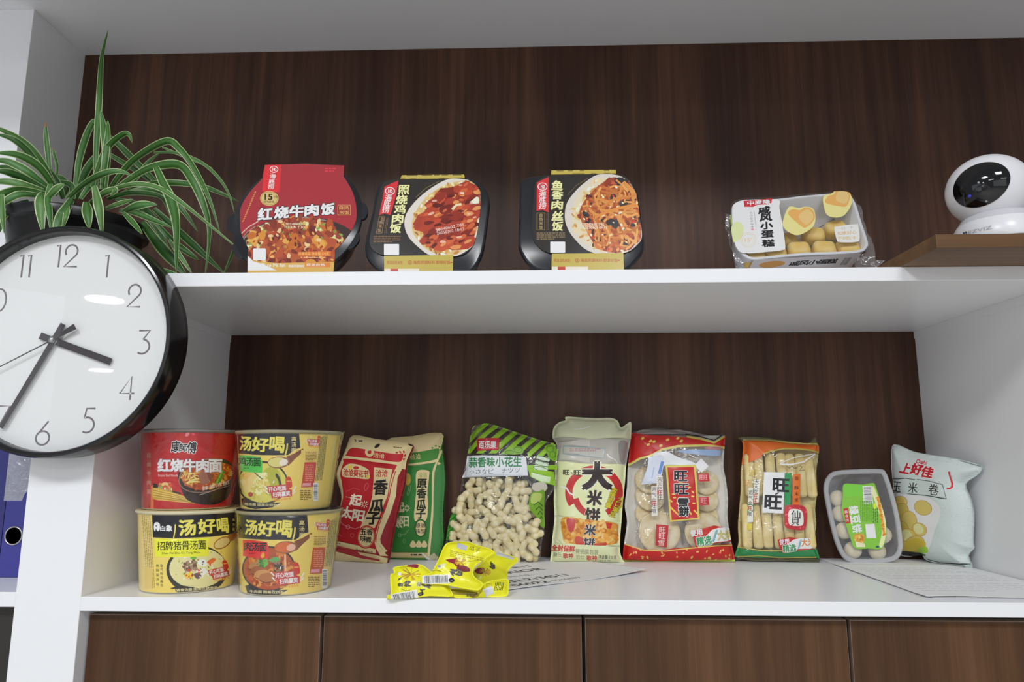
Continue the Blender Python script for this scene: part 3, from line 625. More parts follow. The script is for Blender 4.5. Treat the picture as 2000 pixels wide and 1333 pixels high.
def gold_band(b, q):
    x0, y0 = q[0]; x1 = q[1][0]; y1 = q[-1][1]; h = 1130 if y0 > 1090 else 1100; y = y0 + 68
    b.text('捞派自热米饭', x0 + 120, y, 42, '#a5482a', w=190); b.ring(x0 + 300, y, 26, 24, 6, '#a5482a'); b.text('香', x0 + 300, y, 26, '#a5482a')
    b.text('海底捞调味料·即享好饭', x0 + 560, y - 2, 42, '#a5482a', w=440); b.micro(x0 + 780, y - 12, x0 + 810, y + 10, 1, '#a5482a')
    b.poly([(x0, y0 + 142), (x1, y0 + 142), (x1, y0 + 400), (x0, y0 + 400)], '#d8d0c4'); b.poly([(x0 + 70, y0 + 142), (x0 + 160, y0 + 142), (x0 + 160, y0 + 400), (x0 + 70, y0 + 400)], '#b43a2a')
def meal_text(a, chars, cx, cy, brand, bx, rect, qx, rot):
    a.poly(brand, '#c62e34')
    for (ch, x, y) in bx: a.text(ch, x, y, 76, '#f0e6e2', w=82, shear=0.12)
    for ch, x, y in zip(chars, cx, cy): a.text(ch, x, y, 106, '#e6dc9c', w=128, shear=.1, bold=.03, ol='#6a5a2a', olw=.02)
def art2(a):
    a.rect(60, 150, 1600, 1260, '#26221f')
    a.smooth([(1060, 185), (860, 290), (680, 440), (570, 590), (545, 720), (590, 860), (700, 980), (860, 1090), (1100, 1110), (1300, 1020), (1420, 860), (1440, 500), (1430, 320), (1330, 215), (1250, 185)], '#cfc8bf')
    rice = [(1200, 205), (1000, 265), (840, 370), (720, 500), (645, 650), (640, 800), (700, 900), (790, 1000), (950, 1080), (1120, 1085), (1300, 980), (1390, 830), (1420, 600), (1440, 350), (1340, 215)]
    a.smooth(rice, '#c9ac72'); a.blobs(rice, 230, 24, ['#d8b46c', '#c4924a', '#e6d2a4', '#efe4c8', '#b9803a', '#dcb878', '#a06a34'], asp=2.2)
    meat = [(1200, 250), (980, 330), (870, 450), (790, 560), (760, 720), (780, 880), (860, 1000), (1100, 1010), (1290, 960), (1380, 840), (1410, 600), (1440, 350), (1360, 240)]
    a.smooth(meat, '#93341f'); a.blobs(meat, 60, 85, ['#a63c24', '#8a2c1c', '#b84c2c', '#9c3826', '#7a2418'], asp=2.0, rot=-20); a.blobs(meat, 70, 36, ['#c05c34', '#6a1e14', '#b4452a', '#d08a50', '#5a1810'], asp=2.2, rot=-20); a.blobs(meat, 10, 22, ['#d8a890', '#c89a88', '#dcc8b0'], asp=2.4, rot=-15)
    a.poly([(1320, 455), (1400, 390), (1425, 400), (1425, 470), (1370, 475)], '#e6dcc0'); a.line([(1110, 545), (1160, 490), (1220, 480)], 30, '#d8c8a0')
    a.text('20240602 T01', 1080, 755, 34, '#d8b8b0', w=330, rot=-12); a.text('20250302 18:12', 1090, 800, 34, '#d8b8b0', w=330, rot=-10)
    a.line([(680, 400), (800, 290), (960, 205)], 6, '#7a6a40')
    meal_text(a, '照烧鸡肉饭', (538, 513, 492, 466, 440), (308, 425, 538, 650, 765), [(310, 275), (400, 230), (475, 200), (440, 400), (380, 610), (312, 590), (245, 610), (285, 420)], [('海', 355, 408), ('底', 340, 470), ('捞', 325, 543)], None, None, 0)
    logo(a, 374, 325, 58)
    a.poly([(245, 625), (315, 625), (282, 825), (208, 825)], '#8a6a4a'); a.poly([(250, 631), (308, 631), (276, 819), (215, 819)], '#26221f')
    for ch, x, y in (('自', 283, 655), ('热', 270, 697), ('米', 260, 742), ('饭', 250, 790)): a.text(ch, x, y, 40, '#a8845a')
    a.micro(330, 640, 362, 820, 2, '#6a5040', slant=-.15, vert=True); a.micro(180, 850, 500, 935, 4, '#7a5a40')
    a.rect(303, 952, 482, 1082, '#dedfe4', r=8)
def art3(a):
    a.rect(60, 130, 1600, 1260, '#26221f')
    a.smooth([(1020, 130), (860, 225), (730, 350), (645, 480), (625, 640), (660, 770), (740, 890), (880, 1020), (1100, 1090), (1320, 1070), (1480, 960), (1540, 840), (1500, 500), (1440, 300), (1360, 200), (1240, 135)], '#c9c2b8')
    rice = [(1010, 170), (860, 280), (760, 400), (720, 560), (720, 740), (800, 880), (920, 980), (1080, 1060), (1300, 1060), (1450, 970), (1530, 850), (1500, 500), (1430, 300), (1330, 190)]
    a.smooth(rice, '#d0c4a8'); a.blobs(rice, 240, 24, ['#e2d8bc', '#cfae6c', '#dcc49a', '#efe8d4', '#c08a48', '#d4b078'], asp=2.2)
    meat = [(1080, 220), (960, 320), (860, 440), (800, 560), (820, 680), (900, 830), (980, 960), (1110, 1040), (1300, 1050), (1460, 960), (1530, 850), (1500, 500), (1440, 300), (1340, 200), (1200, 160)]
    a.smooth(meat, '#9a4424'); a.blobs(meat, 110, 42, ['#8a3420', '#b4562c', '#7a2a1c', '#c8743c', '#a84a28', '#3a2420', '#2e2a28'], asp=1.8)
    a.strands(meat, 60, 330, 26, ['#c47a3a', '#b0602c', '#d8964c', '#8e3c22', '#a24a28', '#cc8a48'])
    a.blobs(meat, 14, 46, ['#2e2a2a', '#3c3430', '#262426'], asp=1.7); a.strands(meat, 26, 380, 26, ['#cf8a44', '#d89a52', '#b8692e']); a.blobs(meat, 40, 16, ['#e8c48a', '#c43a2a', '#f0dcc0'])
    a.line([(1230, 190), (1300, 250), (1270, 390), (1150, 450), (1020, 420)], 24, '#cc8440'); a.line([(980, 640), (1150, 560), (1300, 520), (1470, 480)], 30, '#cf8438'); a.line([(1010, 545), (1200, 430), (1460, 375)], 26, '#c67a38')
    a.text('20240605 T01', 960, 720, 32, '#e0d0c0', w=250); a.text('20250305 09:11', 980, 758, 32, '#e0d0c0', w=280)
    a.line([(660, 370), (760, 260), (900, 170)], 6, '#6a5a38')
    meal_text(a, '鱼香肉丝饭', (537, 537, 535, 540, 540), (255, 368, 490, 618, 740), [(295, 225), (340, 200), (435, 155), (435, 580), (362, 548), (290, 562)], [('海', 362, 362), ('底', 362, 430), ('捞', 362, 500)], None, None, 0)
    logo(a, 362, 272, 58)
    a.rect(293, 582, 392, 788, '#8a744a'); a.rect(300, 589, 385, 781, '#26221f')
    for ch, x, y in (('自', 343, 612), ('热', 343, 658), ('米', 343, 706), ('饭', 343, 755)): a.text(ch, x, y, 42, '#a8946a')
    a.micro(405, 590, 435, 790, 2, '#6a5040', vert=True); a.micro(292, 810, 628, 905, 4, '#7a6444')
    a.rect(453, 925, 630, 1055, '#dedfe4', r=8)
rim2 = [(250, 230), (330, 190), (520, 165), (900, 150), (1250, 150), (1400, 200), (1500, 290), (1550, 420), (1545, 560), (1500, 900), (1460, 1060), (1370, 1200), (1230, 1262), (900, 1280), (500, 1275), (290, 1250), (170, 1170), (95, 1080), (78, 960), (100, 820), (165, 560), (210, 320)]
lid2 = [(300, 240), (480, 195), (800, 185), (1100, 182), (1290, 195), (1400, 270), (1450, 380), (1440, 600), (1400, 860), (1340, 1010), (1220, 1095), (1000, 1110), (600, 1110), (330, 1100), (200, 1050), (140, 960), (150, 830), (200, 600), (240, 400)]
sl2 = ([(520, 152), (890, 146), (1255, 143), (1262, 185), (900, 192), (498, 196)], [(310, 1105), (720, 1100), (1125, 1095), (1122, 1262), (720, 1268), (312, 1262)])
square_meal('black square rice box in gold sleeve picturing glazed chicken, next to the round bowl', 700, 320, 6.061, rim2, lid2, sl2, art2, 0.030, 12, 21)
rim3 = [(95, 300), (110, 200), (200, 152), (500, 120), (900, 108), (1240, 120), (1400, 190), (1480, 310), (1510, 480), (1560, 880), (1555, 1000), (1480, 1110), (1330, 1220), (1000, 1262), (600, 1262), (320, 1225), (180, 1140), (95, 1010), (75, 900), (88, 600)]
lid3 = [(270, 260), (330, 190), (470, 148), (800, 138), (1200, 136), (1340, 170), (1440, 290), (1480, 420), (1510, 640), (1535, 860), (1490, 970), (1380, 1050), (1200, 1082), (800, 1085), (480, 1075), (330, 1010), (250, 900), (235, 700), (250, 450)]
sl3 = ([(465, 95), (850, 90), (1225, 88), (1230, 130), (850, 138), (462, 142)], [(472, 1080), (900, 1076), (1315, 1072), (1318, 1215), (900, 1222), (466, 1220)])
square_meal('black square rice box in gold sleeve picturing shredded pork strips, right of the chicken one', 1000, 320, 6.061, rim3, lid3, sl3, art3, 0.030, 12, 31)
# ---------------------------------------------------------------- wrapped tray of sponge cakes
ox, oy, f = 1400, 360, 5.882
yc = 0.105
pl = lean_plane(-1, yc, 1, yc, ZT, 26)
tr = [(172, 330), (190, 235), (280, 185), (420, 172), (700, 165), (1000, 130), (1300, 105), (1460, 102), (1545, 140), (1600, 230), (1660, 420), (1735, 650), (1725, 725), (1640, 778), (1350, 800), (1000, 812), (600, 850), (430, 862), (330, 830), (240, 740), (190, 600)]
O = resample(np.array(catmull([pl.uv(ox + x / f, oy + y / f) for x, y in tr], 5)), 0.004)
if 0.5 * np.sum(O[:, 0] * np.roll(O[:, 1], -1) - np.roll(O[:, 0], -1) * O[:, 1]) < 0: O = O[::-1]
DP = 0.047
bz = lambda O_, t_: pl.P(O_[:, 0], O_[:, 1], np.full(len(O_), t_))
I = lambda d: inset(O, d)
low = bz(I(0.010), -DP)[:, 2].min(); shift = ZT + 0.0015 - low
pl.O = pl.O + pl.ey * 0
TRW = mat('white_tray_plastic', '#e9eaee', 0.3, 0.4)
t = thing('cake_tray', 'white tray of small yellow sponge cakes in clear printed wrap', 'cake tray', (bz(O, 0).mean(0)[0], 0.14, ZT))
V, F = loft([bz(I(0.0), -0.0035), bz(I(0.0), -0.0008), bz(I(0.0012), 0.0), bz(I(0.0042), 0.0), bz(I(0.0055), -0.0015), bz(I(0.011), -DP + 0.006), bz(I(0.016), -DP + 0.001), bz(I(0.017), -DP + .001)][::-1], True, False)
V2, F2 = loft([bz(I(0.0), -0.0035), bz(I(0.003), -0.0042), bz(I(0.0085), -DP + 0.006), bz(I(0.014), -DP)], False, True)
G = join((V, F), (V2, F2)); G = ([(x, y, max(z, ZT + 0.0006)) for x, y, z in G[0]], G[1]); mesh('tray', G[0], G[1], TRW, t, autos=40)
a = Art(ox, oy, f, lambda x, y: pl.uv(x, y, 0.004), 5)
FO = resample(np.array(catmull([pl.uv(ox + x / f, oy + y / f) for x, y in [(150, 330), (175, 220), (280, 175), (420, 162), (700, 155), (1000, 120), (1300, 95), (1465, 92), (1555, 130), (1612, 230), (1672, 420), (1748, 650), (1738, 735), (1645, 792), (1350, 815), (1000, 828), (600, 866), (430, 880), (320, 846), (225, 750), (172, 610)]], 5)), 0.004)
a.smooth([(190, 240), (250, 190), (350, 175), (700, 168), (722, 260), (750, 420), (790, 700), (760, 745), (600, 765), (330, 785), (240, 740), (200, 620), (180, 400)], '#e4dfe0', 4)
a.smooth([(175, 470), (240, 420), (310, 470), (290, 600), (200, 660), (170, 600)], '#cfd6a0', 4); a.smooth([(120, 400), (160, 340), (180, 430), (150, 470)], '#9fb060', 4)
a.poly([(310, 182), (480, 170), (640, 155), (630, 210), (480, 225), (420, 250), (320, 250)], '#c22c38'); a.text('中麦隆', 485, 200, 48, '#f2e8e8', w=260, rot=-4, bold=.03); a.line([(400, 243), (470, 225), (600, 218)], 8, '#c22c38')
for ch, x, y in (('戚', 548, 290), ('风', 565, 375), ('小', 575, 465), ('蛋', 585, 562), ('糕', 596, 665)): a.text(ch, x, y, 80, '#1c1a1e', w=135, rot=-3, bold=.045)
for i, ch in enumerate('小さなケーキ'): a.text(ch, 398 + i * 3, 318 + i * 32, 26, '#5a4a48', w=34, bold=0)
a.line([(432, 295), (455, 480)], 4, '#8a8484'); a.ell(415, 505, 18, 12, '#d89aa0')
a.ring(365, 630, 92, 86, 6, '#d8c8a4'); a.ring(365, 630, 72, 66, 4, '#d8c8a4'); a.text("15'", 365, 630, 50, '#d8c094', w=80)
def heart(x, y, s_, rot):
    c_, q_ = math.cos(math.radians(rot)), math.sin(math.radians(rot)); m = lambda p: (x + (p[0] * c_ - p[1] * q_) * s_, y + (p[0] * q_ + p[1] * c_) * s_)
    a.smooth([m(p) for p in [(-1.05, .1), (-.8, -.75), (-.15, -.75), (.25, -.9), (.8, -.8), (1.0, -.1), (.8, .45), (.1, .95), (-.5, .9), (-1.0, .55)]], '#e2d08a', 5)
    a.smooth([m(p) for p in [(-.8, -.3), (-.5, -.65), (-.1, -.62), (.25, -.85), (.75, -.75), (.95, -.2), (.5, .4), (.1, .35)]], '#d9a45c', 5)
    a.smooth([m(p) for p in [(-.1, -.2), (.3, -.7), (.7, -.6), (.85, -.2), (.45, .25)]], '#e4b878', 4)
heart(955, 405, 178, 8); heart(1400, 200, 168, -22)
a.smooth([(1355, 490), (1400, 475), (1600, 452), (1630, 470), (1645, 620), (1600, 655), (1420, 660), (1380, 630)], '#e9e2d6', 4); a.text('一口一个', 1480, 497, 28, '#c0a890', w=180, rot=-4); a.text('松嫩好心', 1500, 550, 42, '#cfae78', w=220, rot=-4); a.text('不0负卡', 1500, 610, 40, '#cfb04c', w=220, rot=-2)
W, T, lay, cols = planar(FO, a.sh, 0.006, 'clear'); T = ccw(W, T); C, mi = facecols(lay, cols)
P = pl.P(W[:, 0], W[:, 1], 0.0022 + 0.0008 * ripple(W, 3, 60))
mesh('wrap_film', P, T, FILMS, t, mi=mi, cols=C)
# lower face of the wrap, printed, and the gathered ends
c0, c1 = [pl.uv(ox + x / f, oy + y / f) for x, y in ((420, 868), (1660, 795))]
q = Art(0, 0, 1, lambda x, y: (x, -y)); Lw = math.hypot(c1[0] - c0[0], c1[1] - c0[1]); q.rect(0.0, 0.0, Lw, 0.05, '#d4cfd0')
q.ell(0.20 * Lw, 0.017, 0.021, 0.010, '#d39a4c'); q.rect(0.36 * Lw, 0.009, 0.80 * Lw, 0.031, '#dedbdd')
for i, ch in enumerate('戚风小蛋糕'): q.text(ch, (0.415 + 0.088 * i) * Lw, 0.0185, 0.0135, '#1c1a1e', w=0.0165, bold=.04)
q.barcode(0.86 * Lw, 0.008, 0.95 * Lw, 0.035, 12)
W, T, lay, cols = planar(resample(np.array([(0, -0.043), (Lw, -0.043), (Lw, 0), (0, 0)]), 0.004), q.sh, 0.006, 'clear'); T = ccw(W, T); C, mi = facecols(lay, cols)
A0 = np.array(c0) + 0; D0 = (np.array(c1) - A0) / Lw; N0 = np.array([-D0[1], D0[0]])
uvp = A0 + np.outer(W[:, 0], D0) - np.outer(np.full(len(W), 0.0012), N0) + np.outer(-W[:, 1] * 0.17, N0)
P = pl.P(uvp[:, 0], uvp[:, 1], 0.001 + W[:, 1]); P[:, 2] = np.maximum(P[:, 2], ZT + 0.0004)
mesh('wrap_film', P, T, FILMS, t, mi=mi, cols=C)
def flap(pts, dz, seed):
    Fo = resample(np.array([pl.uv(ox + x / f, oy + y / f) for x, y in pts]), 0.004); W, T, _, _ = planar(Fo, [], 0.005, 'clear'); T = ccw(W, T)
    P = pl.P(W[:, 0], W[:, 1], dz + 0.004 * ripple(W, seed, 110)); P[:, 2] = np.maximum(P[:, 2], ZT + 0.0004)
    mesh('wrap_end', P, T, clear('crinkled_film', tint=(0.86, 0.86, 0.87), gloss=0.10, bump=0.8, bscale=70, haze=0.10), t)
flap([(1555, 110), (1690, 190), (1745, 420), (1840, 660), (1850, 820), (1960, 840), (1870, 900), (1880, 980), (1780, 960), (1640, 985), (1610, 800), (1735, 735), (1745, 650), (1660, 400)], -0.012, 4)
flap([(165, 320), (110, 300), (115, 430), (165, 640), (215, 800), (240, 960), (330, 970), (330, 850), (225, 750), (175, 600)], -0.010, 6)
# the cakes themselves: one block shape, copied
CK = mottled('sponge_cake', '#f0c662', '#fae2a0', 30, 0.5, 0.15)
V, F = boxgeo(-.018, .018, -.013, .013, -.0145, .0145, bev=0.009, seg=5); cake0 = None
for i, (x, y, dp, rz, lab) in enumerate([(450, 800, .020, 3, 'under the lower left corner of the label'), (690, 770, .020, -4, 'under the lower right corner of the label'), (960, 715, .018, 2, 'third from the left in the front row'), (1255, 705, .018, -3, 'fourth from the left in the front row'), (1525, 690, .020, 5, 'at the right end of the front row'), (1130, 545, .025, -8, 'behind the front row, below the printed heart'), (1385, 470, .026, 14, 'behind the front row, left of the cream sticker'), (1590, 580, .030, 0, 'tucked behind the cream sticker'), (820, 610, .031, 8, 'beside the right edge of the label')]):
    u = pl.uv(ox + x / f, oy + y / f, -dp + .012); ctr = pl.P(np.array([u[0]]), np.array([u[1]]), np.array([-dp]))[0]
    if cake0 is None: o = cake0 = mesh('sponge_cake', V, F, CK, None, loc=(0, 0, 0))
    else: o = cake0.copy(); COL.objects.link(o)
    B = Matrix((pl.ex, pl.ey, pl.n)).transposed().to_4x4(); o.matrix_world = Matrix.Translation(ctr) @ B @ Matrix.Rotation(math.radians(rz), 4, 'Z') @ Matrix.Rotation(math.radians(90), 4, 'X')
    tag(o, 'yellow sponge cake in the white tray, ' + lab, 'cake', 'sponge cakes in the tray')
# ---------------------------------------------------------------- walnut board with the security camera
b0 = onZ(1830, 485, ZT); bt = 0.0185
wb = box('wooden_board', (b0[0], b0[0] + 0.50, b0[1], 0.27, ZT + 0.0003, ZT + bt), WALNUT_H, None, bev=0.0007, loc=(b0[0] + 0.25, 0.09, ZT))
tag(wb, 'walnut board lying on the upper shelf and jutting out past its edge', 'board')
zb2 = ZT + bt + 0.0003; kb = onY(1952, 457, -0.035); kx, ky = kb[0], -0.033
sc_ = thing('security_camera', 'white round-headed security camera standing on the walnut board', 'camera', (kx, ky, zb2))
CW = mat('camera_white', '#e6e6ea', 0.28, 0.45)
g = lathe([(0.050, 0.0), (0.0535, 0.0015), (0.0545, 0.006), (0.0540, 0.014), (0.0518, 0.024), (0.0485, 0.030)], 96, kx, ky, zb2)
a = Art(0, 0, 1)
cbase = mesh('base', g[0], g[1], CW, sc_, autos=50)
g = lathe([(0.0483, 0.0298), (0.0475, 0.0303), (0.0470, 0.0315), (0.043, 0.038), (0.038, 0.042)], 96, kx, ky, zb2); mesh('swivel_collar', g[0], g[1], mat('camera_seam', '#cfcfd4', 0.3), sc_, autos=50)
hc = onY(1931, 373, ky); HRr = 0.0500
bm = bmesh.new(); bmesh.ops.create_uvsphere(bm, u_segments=96, v_segments=64, radius=HRr); V = [tuple(np.array(v.co) * (1.05, 1.0, 0.98) + hc) for v in bm.verts]; bm.verts.index_update(); F = [[v.index for v in q.verts] for q in bm.faces]; bm.free()
head = mesh('head', V, F, CW, sc_)
vw = nz(hc - CAM); rt = nz(np.cross(vw, (0, 0, 1))); upv = np.cross(rt, vw)
face = nz(-vw * 0.955 - rt * 0.17 + upv * 0.235); right = nz(np.cross((0, 0, 1), face)); up = np.cross(face, right)
def cap(name, cx_, cy_, rx, ry, lift, m, bulge=0.0, rings_=10, seg=64, tilt=25):
    V, F = [], []; ct, st = math.cos(math.radians(tilt)), math.sin(math.radians(tilt))
    for j in range(rings_ + 1):
        for i in range(seg):
            a_ = 2 * math.pi * i / seg; k = j / rings_; X, Y = rx * k * math.cos(a_), ry * k * math.sin(a_); X, Y = cx_ + X * ct - Y * st, cy_ + X * st + Y * ct
            D = nz(right * X + up * Y + face * math.sqrt(max(0.0, HRr ** 2 - X * X - Y * Y))) ; rr = HRr / math.sqrt((D[0] / 1.05) ** 2 + D[1] ** 2 + (D[2] / .98) ** 2)
            V.append(hc + D * (rr + lift + bulge * (1 - k * k)))
    for j in range(rings_):
        for i in range(seg): F.append([j * seg + i, j * seg + (i + 1) % seg, (j + 1) * seg + (i + 1) % seg, (j + 1) * seg + i])
    return mesh(name, V, F, m, head)
cap('lens_window', 0.0, 0.0, 0.0325, 0.0282, 0.0006, mat('lens_glass', '#08080b', 0.06, 0.6))
cap('lens', 0.0010, -0.0120, 0.0098, 0.0094, 0.0011, mat('lens_dark', '#17161b', 0.18, 0.6), 0.0006)
cap('lens', 0.0010, -0.0120, 0.0052, 0.0050, 0.0020, mat('lens_core', '#050507', 0.05, 0.7), 0.0004)
cap('indicator_light', -0.0130, -0.0130, 0.0021, 0.0018, 0.0010, mat('led_blue', '#4a4ad0', 0.15), 0.0005)
for x_, y_ in ((-0.001, 0.0010), (0.0035, -0.0240)): cap('infrared_diode', x_, y_, 0.0013, 0.0013, 0.0010, mat('led_grey', '#9a9aa2', 0.2), 0.0004, 4, 20)
lt = Art(0, 0, 1)
lt.text('EZVIZ', 0, 0, 0.0042, '#9c9ca6', w=0.029, bold=0.0)
V, F = [], []; W, T, lay, cols = planar(np.array([(-.024, -.004), (.018, -.004), (.018, .004), (-.024, .004)]), [(np.array([(x, -y) for x, y in P_]), e_, c_) for P_, e_, c_ in lt.sh] + [(np.array([(x0, y0), (x0 + .0026, y0), (x0 + .0026, y0 + .0026), (x0, y0 + .0026)]), np.array([(0, 1), (1, 2), (2, 3), (3, 0)]), '#3c3c44') for x0, y0 in ((-.0225, .0004), (-.0190, .0004), (-.0225, -.0030), (-.0190, -.0030))], 0.004, '#e6e6ea')
T = ccw(W, T); keep = lay > 0; T, lay = T[keep], lay[keep]; C, mi = facecols(lay, cols); c0_ = onY(1925, 451, ky - 0.05); an0 = math.asin(max(-1, min(1, (c0_[0] - kx) / 0.0546)))
P = [(kx + 0.0548 * math.sin(an0 + x / 0.0546 + .16), ky - 0.0548 * math.cos(an0 + x / 0.0546 + .16), zb2 + 0.0135 + y) for x, y in W]
mesh('lettering', P, T, [mat('camera_print', rough=0.4, attr=True)], cbase, cols=C)
# ---------------------------------------------------------------- stacked noodle cups
class Cup:
    def __init__(s, cx, cy, zb, Hc, r0, r1, ox, oy, f, seed):
        s.cx, s.cy, s.zb, s.H, s.r0, s.r1, s.rm = cx, cy, zb, Hc, r0, r1, (r0 + r1) / 2; s.art = Art(ox, oy, f, s.to_uv, seed)
    def to_uv(s, px, py):
        """where the sight line meets the cone (nudged inwards past its silhouette)"""
        m = pj_x(np.array([s.cx, s.cy, s.zb + s.H / 2]))
        for k in range(60):
            q = ray(px, py); o = CAM - np.array([s.cx, s.cy, s.zb]); g = (s.r1 - s.r0) / s.H
            A = q[0] ** 2 + q[1] ** 2 - (g * q[2]) ** 2; ro = s.r0 + g * o[2]
            B = o[0] * q[0] + o[1] * q[1] - ro * g * q[2]; Cc = o[0] ** 2 + o[1] ** 2 - ro ** 2; d = B * B - A * Cc
            if d >= 0:
                t = (-B - math.sqrt(d)) / A; h = o[2] + q[2] * t; x, y = o[0] + q[0] * t, o[1] + q[1] * t
                return math.atan2(x, -y) * s.rm, h
            px = m + (px - m) * 0.97
        return 0.0, 0.0
    def pt(s, u, h, off=0.0):
        th = u / s.rm; r = s.r0 + (s.r1 - s.r0) * h / s.H + off; return np.stack([s.cx + r * np.sin(th), s.cy - r * np.cos(th), s.zb + h], 1)
    def build(s, parent, base, rimcol, lidcol, h0=0.002, back=None):
        w_ = math.pi * s.rm; O = resample(np.array([(-w_, h0), (w_, h0), (w_, s.H - 0.002), (-w_, s.H - 0.002)]), 0.004)
        W, T, lay, cols = planar(O, s.art.sh, 0.0042, base); T = ccw(W, T); C, mi = facecols(lay, cols)
        mesh('cup_wall', s.pt(W[:, 0], W[:, 1]), T, [PRINT_C], parent, mi=mi, cols=C)
        r1, H_ = s.r1, s.H
        g = lathe([(r1 - 0.0035, H_ - 0.006), (r1 + 0.0012, H_ - 0.0045), (r1 + 0.0026, H_ - 0.0032), (r1 + 0.0030, H_ - 0.0018), (r1 + 0.0024, H_ - 0.0004), (r1 + 0.001, H_), (r1 - 0.0035, H_ - 0.0006)], 96, s.cx, s.cy, s.zb)
        mesh('rim', g[0], g[1][:-2], mat('cup_rim_' + rimcol, rimcol, 0.35), parent)
        g = lathe([(0.0, H_ - 0.0002), (r1 * 0.6, H_ - 0.0003), (r1 - 0.001, H_ - 0.0004), (r1 + 0.0008, H_ + 0.0001), (r1 + 0.0006, H_ + 0.0006), (r1 - 0.002, H_ + 0.0003), (0.0, H_ + 0.0005)], 96, s.cx, s.cy, s.zb)
        mesh('lid', g[0], g[1], mat('cup_lid_' + lidcol, lidcol, 0.3), parent)
        g = lathe([(0.0, 0.003), (s.r0 - 0.003, 0.003), (s.r0 - 0.002, 0.0003), (s.r0 - 0.0006, 0.0003), (s.r0, 0.0022)], 96, s.cx, s.cy, s.zb)
        mesh('base', g[0], g[1][:-1], mat('cup_base', '#d9cfae', 0.5), parent)
    def wrap(s, parent, seed):
        n = 120; rs = random.Random(seed); ph = [rs.uniform(0, 6.3) for _ in range(6)]; V, F = [], []
        lv = [(0.0005, 0.0012), (0.15, 0.0014), (0.35, 0.0015), (0.6, 0.0016), (0.85, 0.0022), (0.95, 0.0036), (1.0, 0.0046)]
        for j, (k, o) in enumerate(lv):
            for i in range(n):
                th = 2 * math.pi * i / n; r = s.r0 + (s.r1 - s.r0) * k + o + 0.0005 * k * math.sin(9 * th + ph[0]) * math.sin(5 * k + ph[1]) + 0.0004 * math.sin(23 * th + ph[2] + 4 * k)
                V.append((s.cx + r * math.sin(th), s.cy - r * math.cos(th), s.zb + s.H * k + (0.0012 * math.sin(7 * th + ph[3]) if j == len(lv) - 1 else 0)))
        for j in range(len(lv) - 1):
            for i in range(n): F.append([j * n + i, j * n + (i + 1) % n, (j + 1) * n + (i + 1) % n, (j + 1) * n + i])
        mesh('shrink_wrap', V, F, clear('shrink_film', tint=(0.97, 0.97, 0.97), gloss=0.02, rough=0.10, bump=0.55, bscale=38), parent)
def pj_x(p):
    v = p - CAM; return 1000 + FPX * (v @ AR) / (v @ AF)
SOUP = [(0, 0)]
def burst(a, x, y, s_, rot=-8):
    """red and white two-line slogan flash with a red money envelope"""
    c_, q_ = math.cos(math.radians(rot)), math.sin(math.radians(rot)); m = lambda X, Y: (x + (X * c_ - Y * q_) * s_, y + (X * q_ + Y * c_) * s_)
    a.smooth([m(.55, -.95), m(.75, -1.15), m(1.0, -1.05), m(1.05, -.3), m(.6, -.25)], '#c0392a', 3); a.poly([m(.62, -.85), m(1.0, -.8), m(.98, -.72), m(.62, -.76)], '#e0a050')
    a.poly([m(-1.05, -.55), m(.72, -.55), m(.8, -.1), m(1.0, -.05), m(.95, .5), m(-.75, .5), m(-.8, .05), m(-1.0, 0)], '#b8403c')
    a.text('开心吃面', *m(-.2, -.27), .40 * s_, '#f4ecec', w=1.45 * s_, rot=rot, bold=.03); a.text('扫码赢奖', *m(.1, .22), .40 * s_, '#f4ecec', w=1.45 * s_, rot=rot, bold=.03)
    for p, q in (((-1.25, -.6), (-1.0, -.3)), ((-1.2, -.2), (-.95, .1)), ((1.1, .1), (1.35, -.3)), ((1.0, .3), (1.3, .1)), ((-.5, -.75), (-.4, -.95))): a.line([m(*p), m(*q)], .09 * s_, '#f0e8e0')
    a.text('100%中奖等你来', *m(.1, .66), .22 * s_, '#d96a2a', w=1.5 * s_, rot=rot, ol='#f0d060', olw=.03)
# lower left: pork bone soup
b_ = onZ(366, 1161.5, Z0); cyL = b_[1] + 0.0625; cxL = onY(365, 1155, cyL)[0]; HL = 0.1235
ctop = onY(367, 1000.5, cyL - 0.076)[2]; HL = ctop - Z0
t = thing('noodle_cup', 'yellow noodle cup with lime label standing on the shelf under the red cup', 'noodle cup', (cxL, cyL, Z0), 'stacked noodle cups')
c = Cup(cxL, cyL, Z0 + 0.0002, HL, 0.0628, 0.0735, 260, 980, 6.664, 41); a = c.art; YEL = '#e3c263'
a.rect(85, 165, 245, 1150, '#d3bd78'); a.micro(110, 180, 225, 1130, 5, '#a08a4c', vert=True, slant=.07); a.rect(150, 860, 245, 1130, '#cdb568')
a.poly([(243, 120), (700, 130), (1400, 110), (1390, 380), (1250, 430), (1000, 462), (600, 478), (258, 470)], '#1b1a22')
a.text('白', 385, 352, 62, '#eeeaf0', w=62, bold=.04); a.text('象', 468, 348, 78, '#eeeaf0', w=78, bold=.04)
a.smooth([(275, 290), (310, 270), (345, 290), (350, 330), (335, 385), (310, 380), (300, 350), (285, 390), (270, 360)], '#eeeaf0', 3); a.ell(300, 320, 10, 7, '#1b1a22')
a.line([(550, 300), (545, 380), (527, 478)], 16, '#e3c95c', taper=False)
for ch, x, y, h_, w_ in (('汤', 705, 342, 200, 215), ('好', 960, 322, 185, 225), ('喝', 1168, 315, 190, 150)): a.text(ch, x, y, h_, '#ead05c', w=w_, rot=-4, bold=.032)
a.vtext('高汤面', 1308, 240, 38, 62, '#c8b060', w=30)
a.ell(830, 890, 398, 320, '#33322e'); a.ell(842, 868, 372, 262, '#d0c996', rot=-3); a.ell(842, 868, 372, 262, '#cfc88f', rot=-3)
bowl = [(640, 780), (760, 740), (950, 730), (1100, 760), (1000, 900), (960, 980), (800, 1050), (680, 1010), (630, 920)]
